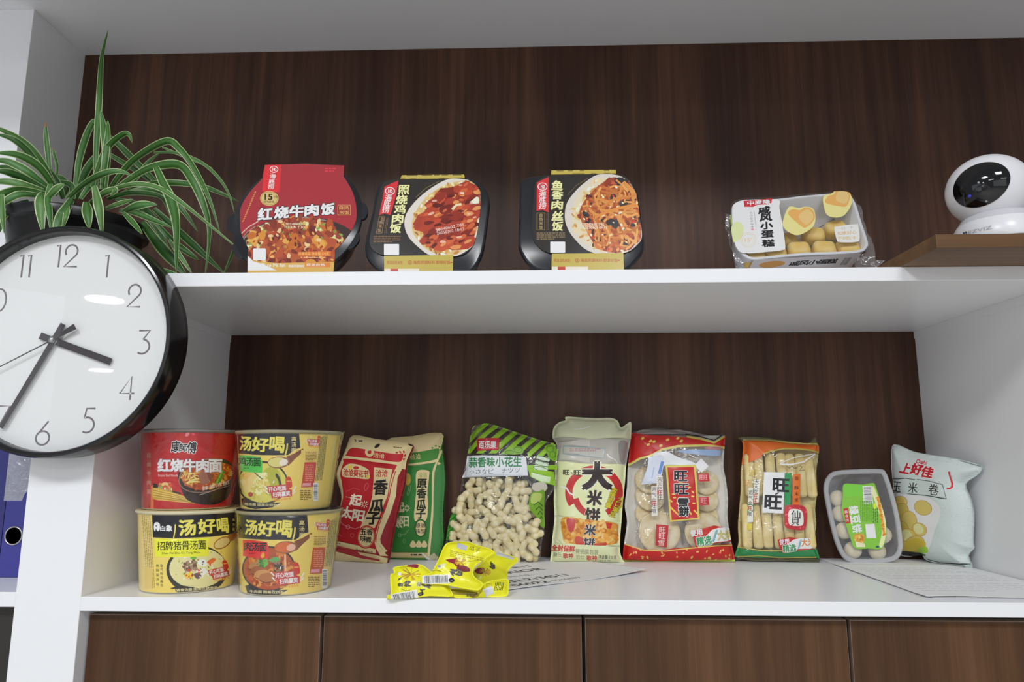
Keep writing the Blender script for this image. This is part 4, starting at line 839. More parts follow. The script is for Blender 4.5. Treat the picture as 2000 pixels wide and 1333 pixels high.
a.blobs([(500, 700), (1150, 650), (1180, 900), (900, 1090), (560, 1000)], 40, 11, ['#b8b060', '#e4deb4', '#c4b874', '#9aa850'])
a.smooth([(660, 820), (720, 770), (810, 790), (830, 860), (760, 900), (670, 890)], '#8a6a56', 4); a.blobs([(650, 800), (820, 780), (830, 880), (680, 900)], 26, 28, ['#9a7a66', '#6e5040', '#a88a74', '#7a5c48', '#b49a84'])
a.smooth([(830, 800), (900, 750), (970, 790), (940, 850), (880, 840)], '#e6e2d0', 4); a.smooth([(830, 900), (920, 870), (960, 920), (900, 970), (830, 950)], '#dcd8cc', 4); a.smooth([(960, 790), (1030, 740), (1080, 750), (1040, 800), (980, 810)], '#d06a30', 4)
a.smooth([(670, 950), (740, 920), (790, 960), (750, 1010), (690, 1005)], '#dcb828', 4); a.smooth([(790, 950), (850, 930), (890, 980), (830, 1010)], '#6a5058', 4); a.blobs(bowl, 40, 14, ['#5a4a3c', '#d8b8a0', '#c84a30', '#e8e0c0', '#8a7a48', '#6a8a34'])
a.smooth([(740, 735), (790, 715), (830, 735), (790, 755)], '#6fa83a', 4)
a.ell(1160, 540, 122, 70, '#8a5a2c', rot=-28); a.ell(1158, 540, 108, 56, '#cdb878', rot=-28); a.poly([(1230, 440), (1370, 380), (1390, 420), (1290, 520), (1255, 510)], '#9a6030')
a.poly([(282, 488), (620, 492), (1000, 470), (975, 560), (985, 712), (640, 724), (292, 722)], '#dfe033')
for i, ch in enumerate('招牌猪骨汤面'): a.text(ch, 362 + 107 * i, 582 - i * 3, 112, '#2a2a1c', w=100, bold=.02)
a.text('Zhao Pai Zhu Gu Tang Mian', 620, 674, 34, '#3a3a20', w=500, rot=-1.5)
a.vtext('熬制菜汤包', 318, 838, 40, 60, '#3a3018', w=38); a.vtext('取代粉包酱包', 372, 840, 40, 50, '#3a3018', w=36)
a.poly([(480, 1132), (620, 1090), (850, 1130), (1120, 1080), (1110, 1110), (980, 1180), (700, 1212), (600, 1195)], '#33322e'); a.rect(490, 1140, 550, 1172, '#d0b85c'); a.text('猪骨汤面 图案仅供参考', 830, 1140, 36, '#d8cc98', w=540, rot=-4)
burst(a, 1120, 935, 130, -14)
c.build(t, YEL, '#d8cfae', '#d8c890')
# upper left: red beef noodles
zT = Z0 + 0.0006 + HL + 0.0004; cx2 = onY(367.5, 990, cyL)[0]; H2 = onY(368, 838.5, cyL - 0.07)[2] - zT
t = thing('noodle_cup', 'red noodle cup picturing a beef noodle bowl, topmost of the left stack', 'noodle cup', (cx2, cyL, zT), 'stacked noodle cups')
c = Cup(cx2, cyL, zT, H2, 0.0615, 0.0718, 260, 820, 7.014, 42); a = c.art
a.rect(100, 120, 262, 1260, '#a82022'); a.rect(185, 450, 250, 1180, '#a83a30'); a.vtext('红烧牛肉面', 215, 490, 60, 125, '#b8907a', w=52); a.rect(240, 900, 282, 1230, '#cf6a3c')
a.smooth([(900, 180), (1100, 170), (1450, 180), (1420, 420), (1200, 500), (1000, 430), (870, 300)], '#a81a1c', 4)
a.blobs([(600, 140), (850, 140), (830, 210), (760, 230)], 8, 26, ['#d8505a', '#e07a80', '#b02a30'])
a.ell(440, 960, 90, 100, '#d8b878'); a.blobs([(360, 880), (520, 880), (520, 1030), (360, 1030)], 30, 22, ['#c8503a', '#e8d8a8', '#b88a4c', '#8a9a4a'])
a.smooth([(272, 935), (420, 960), (700, 1050), (880, 1120), (840, 1150), (500, 1120), (275, 1085)], '#c8a040', 4)
for i in range(8): a.line([(278, 950 + i * 17), (520, 1010 + i * 13), (850, 1112 + i * 4)], 6, ['#e8cc70', '#a87828'][i % 2])
a.poly([(272, 870), (330, 885), (345, 935), (275, 935)], '#231a18'); a.poly([(540, 975), (660, 1005), (640, 1025), (540, 998)], '#231a18')
a.smooth([(610, 760), (640, 900), (720, 1080), (860, 1150), (1080, 1170), (1250, 1110), (1340, 980), (1370, 850), (1380, 680), (1330, 590), (1230, 545), (1000, 560), (700, 640)], '#2a1d1c', 4)
a.ring(1000, 770, 388, 225, 14, '#8a6a5a', rot=-14)
soup = [(660, 790), (700, 700), (860, 620), (1100, 570), (1260, 580), (1350, 650), (1360, 740), (1310, 840), (1150, 920), (960, 970), (800, 940), (700, 880)]
a.smooth(soup, '#a84a1e', 4); a.blobs(soup, 90, 26, ['#c4702c', '#8a3818', '#d8963c', '#b8581e', '#e0b050', '#9a4420']); a.strands([(660, 790), (720, 700), (950, 700), (980, 860), (760, 920)], 26, 150, 12, ['#d8b858', '#c89a3c', '#e4cc78'])
a.smooth([(900, 740), (1000, 690), (1060, 760), (1030, 870), (930, 880)], '#9a6450', 4); a.smooth([(1010, 720), (1080, 760), (1060, 860)], '#7a4436', 4)
a.line([(1240, 700), (1200, 780), (1150, 880)], 62, '#4f8a2c'); a.line([(1225, 700), (1185, 790), (1145, 870)], 18, '#86b848'); a.blobs([(1240, 640), (1340, 640), (1330, 800), (1240, 820)], 20, 22, ['#d87a28', '#b84a1c', '#e09a38'])
a.smooth([(1230, 545), (1330, 590), (1370, 640), (1300, 610), (1220, 590)], '#2a3a1c', 3)
a.text('辣香浓郁', 1130, 905, 56, '#d8c8b8', w=380, rot=-14, shear=.2); a.line([(905, 1036), (1050, 990), (1310, 905)], 8, '#b8a8a0')
a.text('康', 585, 370, 150, '#1c1618', w=120, rot=4, bold=.03, ol='#efeaea', olw=.07); a.text('師', 690, 385, 110, '#1c1618', w=110, rot=4, bold=.03, ol='#efeaea', olw=.07); a.text('傅', 805, 385, 150, '#1c1618', w=125, rot=4, bold=.03, ol='#efeaea', olw=.07)
for i, ch in enumerate('红烧牛肉面'): a.text(ch, 425 + 176 * i, 625 + i * 3, 166, '#efe9ea', w=172, bold=.045, ol='#7a1a1c', olw=.03)
a.text('Braised Beef Noodle', 480, 765, 34, '#e8b0a8', w=270)
c.build(t, '#b51f22', '#77706a', '#1f2a2a'); c.wrap(t, 5)
# right stack
def soup_cup(label, cx, cy, zb, Hc, r0, r1, ox, oy, f, seed, kind, dx, dy, k):
    t = thing('noodle_cup', label, 'noodle cup', (cx, cy, zb), 'stacked noodle cups'); c = Cup(cx, cy, zb, Hc, r0, r1, ox, oy, f, seed); a = c.art
    X = lambda x: x * k + dx; Y = lambda y: y * k + dy; pt = lambda l: [(X(x), Y(y)) for x, y in l]
    red = kind == 'red'; Q = lambda x, y: (X(x), Y(y))
    a.poly(pt([(60, 130), (500, 160), (1000, 180), (1018, 400), (950, 420), (850, 500), (500, 500), (150, 478), (60, 470)]), '#1a1920')
    for ch, x, y, h_, w_ in (('汤', 270, 340, 190, 150), ('好', 470, 355, 190, 225), ('喝', 700, 355, 210, 200)): a.text(ch, *Q(x, y), h_ * k, '#e6cc58', w=w_ * k, rot=4, bold=.032)
    a.line(pt([(842, 340), (835, 420), (812, 498)]), 20 * k, '#e0c65a'); a.vtext('高汤面', X(930), Y(278), 62 * k, 80 * k, '#d8c888', w=66 * k)
    a.ell(*Q(500, 880), 350 * k, 300 * k, '#2e2c2a'); 
    if red:
        a.ell(*Q(500, 880), 330 * k, 272 * k, '#a84a22'); bl = pt([(210, 850), (260, 740), (450, 680), (700, 680), (820, 800), (830, 920), (700, 1060), (480, 1130), (300, 1080)])
        a.blobs(bl, 80, 34 * k, ['#b85a28', '#c8702c', '#8e3a1c', '#d08a40', '#a04820']); 
        for i, (x, y) in enumerate(((330, 850), (350, 910), (400, 960), (460, 1000))): a.smooth(pt([(x - 90, y + 20), (x - 60, y - 50), (x + 60, y - 70), (x + 130, y - 20), (x + 100, y + 40), (x - 20, y + 60)]), ['#b07a4c', '#9a5a30', '#c08a54', '#a86a3c'][i], 4); a.line(pt([(x - 80, y + 30), (x, y + 62), (x + 100, y + 45)]), 10 * k, '#5a2414')
        a.blobs(pt([(340, 780), (460, 740), (480, 850), (370, 860)]), 26, 24 * k, ['#4f8a3c', '#6aa84c', '#3c6e2c']); a.smooth(pt([(500, 760), (600, 720), (650, 770), (560, 800)]), '#5f9a58', 4); a.blobs(pt([(560, 800), (680, 800), (680, 900), (570, 920)]), 26, 22 * k, ['#4a3a2c', '#8a6a50', '#3a2c24'])
        a.line(pt([(712, 690), (716, 920)]), 24 * k, '#d8b088')
    else:
        a.ell(*Q(500, 880), 330 * k, 272 * k, '#c9c058'); a.ell(*Q(620, 860), 140 * k, 200 * k, '#a8a838'); bl = pt([(210, 850), (260, 740), (450, 700), (620, 800), (600, 1000), (480, 1100), (300, 1060)])
        a.blobs(bl, 50, 36 * k, ['#d8cc84', '#c8b860', '#e0d8a0', '#b8ac48']); a.smooth(pt([(230, 960), (260, 850), (380, 740), (440, 760), (380, 880), (320, 980), (260, 1010)]), '#dcc078', 4); a.strands(pt([(360, 800), (600, 760), (600, 1000), (400, 1020)]), 30, 160 * k, 12 * k, ['#e4d494', '#d0b868', '#c4ac50'])
        a.ell(*Q(335, 1040), 34 * k, 32 * k, '#a8443c'); a.blobs(pt([(220, 780), (330, 740), (300, 830)]), 12, 24 * k, ['#d88a48', '#a8b048', '#e0b468']); a.line(pt([(390, 740), (500, 830)]), 14 * k, '#4a5a3a'); a.smooth(pt([(690, 750), (730, 800), (770, 930), (765, 1000), (735, 1000), (720, 860), (680, 790)]), '#2e2c2a', 4)
    sp = '#c8622c' if red else '#c9c070'
    a.poly(pt([(830, 520), (930, 480), (1060, 405), (1062, 450), (960, 540), (850, 650)]), '#7a4830'); a.ell(*Q(720, 600), 150 * k, 82 * k, '#8a5a3c', rot=-4); a.ell(*Q(705, 598), 128 * k, 66 * k, sp, rot=-4); a.ell(*Q(790, 600), 60 * k, 44 * k, '#d8cfc0' if not red else '#d8a890', rot=-20)
    lc = '#cf2f2a' if red else '#4fb84a'
    a.poly(pt([(160, 500), (300, 505), (475, 530), (500, 600), (497, 745), (330, 735), (165, 710)]), lc)
    tx = '肉汤面' if red else '鸡汤面'
    for i, ch in enumerate(tx): a.text(ch, *Q(225 + 100 * i, 585 + 6 * i), 112 * k, '#2a1618' if red else '#1c3a1c', w=96 * k, bold=.03)
    a.micro(X(240), Y(668), X(360), Y(690), 1, '#7a1a18' if red else '#2a6a2a'); 
    if red: a.smooth(pt([(400, 725), (405, 690), (425, 660), (445, 690), (440, 725), (422, 738)]), '#e8a030', 4)
    # right-hand panel
    a.rect(X(1030), Y(430), X(1260), Y(1150), '#dcbc66' , rot=0); a.rect(X(1085), Y(480), X(1240), Y(570), '#cdb060'); a.micro(X(1090), Y(450), X(1240), Y(575), 6, '#8a6a3c')
    a.poly(pt([(1075, 600), (1240, 598), (1205, 935), (1030, 945)]), '#b8443a' if not red else '#b4502a'); a.micro(X(1085), Y(625), X(1200), Y(860), 9, '#d88a70'); a.poly(pt([(1050, 885), (1165, 880), (1160, 925), (1042, 932)]), '#d8909a')
    a.micro(X(1015), Y(975), X(1165), Y(1120), 6, '#7a6434'); burst(a, *Q(1200, 330), 88 * k, 4)
    a.poly(pt([(1290, 260), (1400, 200), (1330, 760), (1240, 860)]), '#b4a04c'); a.micro(X(1290), Y(250), X(1390), Y(850), 5, '#7a7038', vert=True, slant=-.12)
    a.barcode(X(1195), Y(880), X(1262), Y(1130), 18, vert=True)
    a.poly(pt([(190, 1100), (250, 1080), (420, 1145), (600, 1160), (750, 1150), (640, 1215), (400, 1240), (220, 1190)]), '#2e2c2a'); a.text('牛肉面 图案仅供参考' if red else '鸡汤面 图案仅供参考', *Q(500, 1180), 38 * k, '#d8cc98', w=500 * k, rot=2)
    burst(a, *Q(740, 1000), 165 * k, -6)
    c.build(t, '#e0c062', '#a39a78', '#232228'); c.wrap(t, seed); return c
b_ = onZ(558, 1166, Z0); cyR = b_[1] + 0.0620; cxR = onY(558, 1155, cyR)[0]; HR_ = onY(567, 1001.5, cyR - 0.074)[2] - Z0
soup_cup('yellow noodle cup with a red label, bottom of the right stack', cxR, cyR, Z0 + 0.0002, HR_, 0.0618, 0.0730, 450, 980, 6.665, 43, 'red', 0, 0, 1.0)
zT = Z0 + HR_ + 0.0010; cx4 = onY(559, 990, cyR)[0]; H4 = onY(567, 840.5, cyR - 0.07)[2] - zT
soup_cup('yellow noodle cup with a green label, topmost of the right stack', cx4, cyR, zT, H4, 0.0620, 0.0745, 450, 820, 7.017, 44, 'green', -60, -12, 1.0)
# ---------------------------------------------------------------- snack bags along the back of the lower shelf
ZS = Z0 + 0.0004
def stand(name, label, cat, x, y, group='snack bags on the lower shelf'): return thing(name, label, cat, (x, y, Z0), group)
# --- paper bags of seeds
def seed_bag(label, pl, outline, main, dark, mode, ox, oy, f, seed, T=0.016):
    KR = '#cdbb8c'
    b = Bag(pl, outline, T, 0.030, ox, oy, f, zmin=ZS, p=0.5, rip=0.0011, rfreq=45, seed=seed, back=0.5, flange=0.001, edge=0.004)
    a = b.art; mode(a, KR, main, dark); t = stand('seed_bag', label, 'snack bag', pl.O[0], pl.O[1]); b.build('paper_bag', [PRINT_M, CLEAR, FOIL, HAZE], t, KR, backcol=main, edgecol=dark); return t
ox, oy, f = 640, 830, 4.596
pL, pR = onZ(648, 1096, Z0), onZ(752, 1106, Z0)
def red_art(a, KR, main, dark):
    a.rect(-60, 60, 900, 1320, '#8e1a20')
    a.poly([(200, 80), (800, 170), (745, 260), (715, 330), (690, 420), (640, 400), (150, 310), (170, 190)], KR)
    a.smooth([(178, 270), (230, 212), (400, 235), (620, 268), (680, 262), (682, 300), (640, 340), (430, 312), (185, 285)], '#ad2026', 4)
    a.ring(385, 250, 40, 42, 22, KR); a.smooth([(352, 240), (375, 200), (420, 195), (400, 230)], KR, 3)
    a.ell(455, 195, 30, 14, '#241c18', rot=-35); a.ell(752, 178, 26, 16, '#241c18', rot=20)
    a.text('洽洽', 470, 282, 44, KR, w=100, rot=6); a.line([(250, 130), (265, 150), (255, 158)], 8, '#3a2c20'); a.line([(285, 150), (322, 150)], 14, '#3a2c20'); a.micro(600, 198, 725, 214, 1, '#6a5a40', slant=.08)
    for i, (x, y) in enumerate(((630, 255), (660, 250), (692, 248), (700, 280), (690, 312))): a.ell(x, y, 12, 8, '#a82a2a', rot=40 * i)
    body = [(150, 345), (170, 308), (400, 335), (630, 365), (640, 390), (610, 420), (570, 520), (555, 640), (520, 760), (470, 880), (440, 980), (430, 1060), (440, 1130), (300, 1110), (60, 1050), (95, 880), (135, 720), (150, 640), (135, 520), (120, 440)]
    a.smooth([(150, 300), (180, 200), (90, 430), (90, 520), (130, 650), (125, 760), (60, 1010), (100, 900), (165, 700), (175, 620), (150, 520), (140, 420), (165, 330), (700, 390), (660, 380), (600, 470), (585, 640), (540, 780), (490, 900), (450, 1010), (450, 1060), (540, 1180), (480, 1180), (420, 1060), (420, 1000), (460, 880), (520, 760), (555, 640), (570, 500), (620, 390)], KR, 1)
    a.smooth(body, '#a81c24', 4)
    a.smooth([(640, 400), (680, 400), (700, 430), (640, 600), (590, 900), (560, 1150), (520, 1120), (470, 1040), (500, 920), (560, 770), (600, 640), (610, 500)], '#861620', 3)
    a.line([(665, 360), (610, 470), (592, 640), (545, 790), (490, 920), (455, 1020), (462, 1075), (520, 1150)], 50, KR); a.line([(618, 420), (575, 560), (560, 650), (520, 770), (470, 900), (445, 1000), (440, 1060)], 8, '#a81c24')
    a.poly([(20, 1100), (440, 1170), (540, 1200), (540, 1330), (-20, 1330)], KR); a.poly([(60, 1085), (240, 1105), (300, 1170), (480, 1215), (470, 1228), (300, 1200), (40, 1120)], '#a03034'); a.poly([(30, 1030), (440, 1120), (440, 1160), (30, 1075)], KR); a.micro(60, 1052, 150, 1072, 1, '#8a6a4a', slant=.12); a.text('净含量 200克', 335, 1138, 26, '#4a3a2a', w=160, rot=10)
    a.smooth([(140, 400), (200, 355), (290, 365), (370, 405), (382, 440), (375, 490), (250, 480), (150, 470), (135, 430)], KR, 4); a.text('洽洽葵花节', 262, 438, 62, '#b0282a', w=225, rot=5, bold=.03); a.ell(212, 385, 16, 20, '#d8b830'); a.ell(265, 390, 26, 14, '#b0282a'); a.ell(368, 470, 14, 12, '#d0b030')
    a.poly([(425, 385), (590, 405), (565, 520), (545, 640), (495, 760), (455, 880), (430, 930), (300, 930), (330, 860), (380, 760), (410, 640), (420, 500)], KR)
    a.text('洽洽', 495, 440, 62, '#b0282a', w=105, bold=.03)
    for ch, x, y in (('香', 482, 565), ('瓜', 452, 728), ('子', 418, 842)): a.text(ch, x, y, 130 if ch == '香' else 108, '#241e1a', w=122, shear=.1, bold=.045)
    a.ell(355, 1010, 82, 105, KR, rot=10); a.ring(355, 1010, 84, 105, 12, '#b0282a', rot=10); a.ring(355, 1010, 70, 90, 5, '#b0282a', rot=10); 
    for ch, x, y in (('五', 330, 965), ('香', 385, 968), ('味', 330, 1025), ('煮', 375, 1035)): a.text(ch, x, y, 52, '#241e1a', w=54, bold=.03)
    for ch, x, y in (('一', 205, 655), ('起', 262, 680), ('太', 180, 790), ('阳', 285, 820)): a.text(ch, x, y, 100 if ch != '一' else 14, '#e0d0b8', w=100 if ch != '一' else 62, rot=8, shear=.05, bold=.035)
    for k in range(8): a.line([(338 + 12 * math.cos(k * .785), 718 + 12 * math.sin(k * .785)), (338 + 34 * math.cos(k * .785), 718 + 34 * math.sin(k * .785))], 7, '#e0d0b8')
    a.line([(115, 860), (150, 900), (195, 920), (260, 938), (300, 920)], 5, '#c8808a'); a.ring(193, 920, 18, 20, 5, '#c8808a'); a.ring(355, 560, 18, 36, 6, '#c05058', rot=15); a.line([(180, 600), (240, 570), (300, 590)], 5, '#c05058'); a.ring(230, 995, 18, 20, 5, '#c05058'); a.line([(110, 985), (140, 1005)], 6, '#c05058')
plr = lean_plane(pL[0], 0.348, pR[0], 0.322, Z0, 9)
def shift_plane(pl, px, py, target):        # slide a plane so that a sight line meets the shelf where it should
    return pl
seed_bag('red paper bag of seeds with black lettering, leaning in front of the green one', plr, [(237, 100), (440, 132), (620, 155), (762, 182), (748, 250), (718, 320), (705, 400), (690, 540), (640, 740), (600, 920), (575, 1060), (560, 1150), (512, 1265), (300, 1242), (30, 1215), (45, 1110), (80, 960), (120, 760), (132, 640), (105, 530), (88, 440), (130, 330), (180, 205)], '#a81c24', '#7c1820', red_art, ox, oy, f, 51, 0.015)
def green_art(a, KR, main, dark):
    a.rect(300, 30, 1120, 1320, '#33702c')
    a.poly([(500, 60), (1060, 60), (1010, 240), (990, 330), (1040, 360), (500, 380)], KR); a.smooth([(560, 262), (700, 262), (860, 240), (990, 215), (1004, 240), (985, 310), (740, 352), (560, 350)], '#3f7d30', 4); a.text('洽洽', 795, 290, 50, KR, w=90, rot=-4); a.ell(745, 280, 16, 24, KR)
    for i, (x, y) in enumerate(((945, 210), (975, 192), (1008, 200))): a.ell(x, y, 10, 8, '#5a8a3c')
    a.poly([(720, 375), (950, 345), (1000, 330), (950, 470), (940, 800), (900, 1180), (560, 1140), (600, 700)], '#2f7230')
    a.smooth([(1010, 240), (1030, 250), (965, 430), (958, 700), (945, 900), (920, 1180), (900, 1180), (925, 900), (938, 700), (942, 440), (985, 320)], KR, 3)
    a.smooth([(965, 440), (1060, 380), (1060, 900), (1000, 1200), (925, 1180), (950, 900)], '#3f7a40', 3)
    a.smooth([(805, 425), (910, 415), (915, 470), (900, 600), (905, 740), (885, 860), (785, 860), (790, 700), (800, 600)], KR, 4); a.text('洽洽', 858, 452, 44, '#8a9a50', w=80)
    for ch, x, y in (('原', 850, 530), ('香', 848, 620), ('瓜', 845, 715), ('子', 840, 800)): a.text(ch, x, y, 82, '#1e281a', w=84, bold=.04)
    a.ell(838, 930, 56, 82, KR); a.ring(838, 930, 58, 84, 10, '#2a5a28'); a.ring(838, 930, 48, 74, 5, '#2a5a28')
    for ch, x, y in (('原', 815, 905), ('香', 862, 905), ('味', 815, 955), ('型', 862, 955)): a.text(ch, x, y, 40, '#1e281a', w=42)
    for x in (770, 822, 872): a.smooth([(x, 1038), (x + 26, 1075), (x + 18, 1100), (x - 18, 1100), (x - 26, 1075)], KR, 4)
    a.ell(725, 490, 28, 55, '#b8a048'); a.ell(738, 505, 10, 14, '#c8b030'); a.ring(735, 590, 12, 50, 6, '#7aa070', rot=15)
    for ch, x, y in (('起', 650, 740), ('太', 635, 880), ('阳', 690, 868)): a.text(ch, x, y, 92, '#c8c49c', w=80, bold=.03)
    for k in range(8): a.line([(715 + 10 * math.cos(k * .785), 750 + 10 * math.sin(k * .785)), (715 + 30 * math.cos(k * .785), 750 + 30 * math.sin(k * .785))], 7, '#c8c49c')
    a.line([(650, 990), (700, 985), (730, 940)], 5, '#7aa070'); a.ring(650, 990, 14, 18, 5, '#7aa070'); a.ring(690, 1045, 12, 22, 5, '#5a8a50')
    a.poly([(540, 1140), (910, 1150), (905, 1195), (540, 1195)], '#b9a878'); a.micro(750, 1155, 880, 1180, 1, '#3a3a28'); a.poly([(900, 1190), (960, 1150), (1000, 1190), (960, 1260), (920, 1250)], '#a8a284'); a.poly([(840, 1145), (870, 1160), (980, 1235), (950, 1262)], '#c8c8c0')
plg = lean_plane(onZ(760, 1100, Z0)[0], 0.377, -0.098, 0.366, Z0, 3)
seed_bag('green paper bag of seeds tucked behind the red one', plg, [(520, 150), (760, 105), (1026, 76), (1030, 200), (1050, 360), (1056, 520), (1045, 700), (1038, 860), (1046, 1040), (1010, 1150), (955, 1258), (750, 1245), (540, 1228), (555, 1060), (570, 760), (560, 400)], '#2f7230', '#2a5a28', green_art, ox, oy, f, 52, 0.012)
# --- clear bag of peanuts
ox, oy, f = 860, 810, 4.442
plp = lean_plane(onZ(890, 1100, Z0)[0], 0.352, onZ(1050, 1102, Z0)[0], 0.342, Z0, 7)
out = [(282, 108), (340, 88), (405, 76), (520, 108), (690, 165), (800, 200), (900, 232), (1010, 268), (1015, 420), (1005, 600), (965, 690), (915, 770), (905, 980), (880, 1120), (855, 1268), (700, 1290), (480, 1290), (250, 1290), (40, 1270), (48, 1090), (90, 880), (150, 830), (165, 720), (190, 550), (235, 360), (255, 220)]
b = Bag(plp, out, 0.021, 0.05, ox, oy, f, zmin=ZS, p=0.5, rip=0.0016, rfreq=50, seed=61, back=0.75, edge=0.0005); a = b.art
GR = '#86b52a'
for i in range(-6, 16):
    x = 60 + i * 108; a.poly([(x, 350 + 30), (x + 60, 350 + 30), (x + 60 + 330, 60), (x + 330, 60)], GR)
a.rect(100, 340, 760, 700, 'clear'); a.rect(740, 440, 1100, 480, GR)
a.poly([(0, 350), (230, 350), (230, 420), (0, 420)], 'clear')
a.poly([(318, 210), (516, 206), (510, 310), (320, 318)], '#b3222e'); a.text('百乐果', 410, 264, 62, '#f0d8d8', w=150, rot=2, bold=.03); a.line([(350, 300), (500, 292)], 6, '#d88088')
a.smooth([(530, 345), (580, 310), (620, 300), (640, 275), (700, 280), (720, 300), (700, 345)], '#78a828', 4); a.ring(675, 308, 40, 28, 7, '#4f7a1c'); a.ring(600, 330, 40, 20, 7, '#4f7a1c')
a.smooth([(905, 280), (960, 258), (1005, 290), (1010, 400), (960, 395), (925, 340)], '#78a828', 4); a.ring(952, 300, 34, 30, 8, '#5a8a24'); a.ring(975, 350, 30, 30, 8, '#5a8a24')
a.poly([(232, 362), (745, 368), (760, 530), (188, 550), (222, 480)], '#cfd2dc'); 
for i, ch in enumerate('蒜香味小花生'): a.text(ch, 285 + 77 * i, 418 - i * 1.5, 84, '#1f7a3c', w=70, bold=.03)
for i, ch in enumerate('小さなピーナッツ'): a.text(ch, 275 + 56 * i, 500 - i * 2, 42 if ch != 'ー' else 6, '#3f5a48', w=46, bold=.01)
for i in range(3): a.rect(832 - i * 12, 368 + i * 42, 952 - i * 8, 402 + i * 46, '#c4d4bc', r=15, rot=14); a.ring(892 - i * 10, 386 + i * 44, 66, 20, 5, '#3a5a2a', rot=14)
a.poly([(760, 470), (830, 480), (985, 500), (1000, 620), (870, 590), (780, 540)], '#86b52a'); a.poly([(790, 505), (960, 545), (950, 595), (880, 585), (790, 545)], '#c4d8ae')
a.smooth([(810, 600), (900, 590), (930, 640), (880, 680), (800, 650)], '#b8b4a4', 4)
a.smooth([(795, 680), (850, 668), (905, 665), (900, 830), (905, 975), (870, 970), (840, 900), (780, 830), (770, 760)], '#6f9a26', 4); a.smooth([(800, 690), (880, 690), (860, 760), (790, 770)], '#a8b860', 4)
for k in range(4): a.line([(810 + k * 18, 790 + k * 40), (850 + k * 8, 760 + k * 40), (890, 800 + k * 36)], 10, '#2f5a1c')
a.poly([(85, 860), (148, 868), (120, 960), (80, 1090), (40, 1090), (62, 960)], '#2f7a26')
for i in range(4): a.line([(60 + i * 8, 1060 - i * 50), (120 + i * 5, 1000 - i * 45)], 10, '#57a032')
tp = stand('peanut_bag', 'clear bag of peanuts with green stripes and a white label band', 'snack bag', plp.O[0] + .08, 0.35)
b.build('film', FILMS, tp, 'clear', backcol='clear', edgecol='clear')
PN = mottled('peanut_shell', '#e3d29c', '#f2e8c4', 160, 0.7, 0.12, 4)
def peanut_geo():
    prof = []; n = 14
    for i in range(n + 1):
        k = i / n; x = -0.0098 + 0.0196 * k; r = 0.0058 * math.sqrt(max(0, 1 - ((x + 0.0042) / 0.0057) ** 2)) if x < -0.0015 else 0.0; r2 = 0.0062 * math.sqrt(max(0, 1 - ((x - 0.0038) / 0.0062) ** 2)); wst = 0.0053 if -0.0062 < x < 0.0062 else 0
        prof.append((max(r, r2, wst * (1 - (x / 0.009) ** 4)) if 0 < i < n else 0.0, x))
    return lathe(prof, 16)
pv, pf = peanut_geo(); rs = random.Random(7); pts = []; first = None
reg = [(300, 555), (420, 560), (560, 560), (740, 600), (740, 740), (800, 840), (850, 980), (845, 1100), (800, 1240), (700, 1255), (480, 1250), (250, 1250), (110, 1200), (90, 1100), (150, 920), (160, 800), (210, 640)]
rp = np.array(reg, float); re_ = np.array([(i, (i + 1) % len(rp)) for i in range(len(rp))])
for layer, (dep, gap, tries) in enumerate(((0.0075, 66, 9000), (-0.0050, 70, 5000))):
    acc = []
    for _ in range(tries):
        x, y = rs.uniform(60, 880), rs.uniform(550, 1265)
        if evenodd(np.array([[x, y]]), rp, re_)[0] and all((x - p) ** 2 + (y - q_) ** 2 > gap * gap for p, q_ in acc): acc.append((x, y))
    pts += [(x, y, dep) for x, y in acc]
for x, y, dep in pts:
    u = plp.uv(ox + x / f, oy + y / f, dep); ctr = plp.P(np.array([u[0]]), np.array([u[1]]), np.array([dep + rs.uniform(-.002, .002)]))[0]
    if ctr[2] < Z0 + 0.009: ctr[2] = Z0 + 0.009
    if first is None: o = first = mesh('peanut', pv, pf, PN, None, loc=(0, 0, 0))
    else: o = first.copy(); COL.objects.link(o)
    o.location = ctr; B = Matrix((plp.ex, plp.ey, plp.n)).transposed().to_4x4(); sc = rs.uniform(1.15, 1.4); sl = rs.choice((1, 1, .72))
    o.rotation_euler = (B @ Matrix.Rotation(rs.uniform(0, 6.28), 4, 'Z') @ Matrix.Rotation(math.radians(90 + rs.uniform(-22, 22)), 4, 'X')).to_euler(); o.scale = (sc * .93, sc * .93, sc * 1.1 * sl)
    tag(o, 'unshelled peanut inside the clear bag with green stripes', 'peanut', 'peanuts in the clear bag')
# --- cream bag of rice cakes
ox, oy, f = 1060, 800, 4.232
plc = lean_plane(onZ(1076, 1100, Z0)[0], 0.347, onZ(1215, 1104, Z0)[0], 0.338, Z0, 8)
out = [(82, 235), (92, 150), (140, 105), (188, 92), (190, 62), (300, 66), (450, 72), (560, 70), (620, 95), (645, 150), (690, 125), (722, 105), (733, 130), (728, 245), (712, 330), (690, 460), (680, 600), (664, 760), (650, 940), (640, 1060), (640, 1180), (660, 1240), (668, 1280), (450, 1290), (260, 1288), (75, 1282), (72, 1180), (80, 1060), (98, 900), (92, 740), (100, 560), (100, 440), (118, 300)]
b = Bag(plc, out, 0.021, 0.035, ox, oy, f, zmin=ZS, p=0.55, rip=0.0018, rfreq=42, seed=71, back=0.5); a = b.art
CRM = '#cfd3a8'
a.rect(40, 20, 780, 250, '#c9cbaa'); a.poly([(90, 235), (400, 244), (735, 245), (720, 300), (690, 462), (390, 452), (100, 430)], '#aaa69c'); a.poly([(130, 270), (390, 250), (390, 440), (120, 425)], '#b9b6ac'); a.poly([(165, 300), (520, 320), (510, 410), (165, 372)], '#8fa0a4'); a.poly([(172, 308), (512, 328), (503, 402), (172, 365)], '#b4b2aa'); a.micro(225, 320, 480, 350, 2, '#a87878'); a.smooth([(630, 270), (700, 280), (690, 440), (640, 430)], '#8a8480', 4)
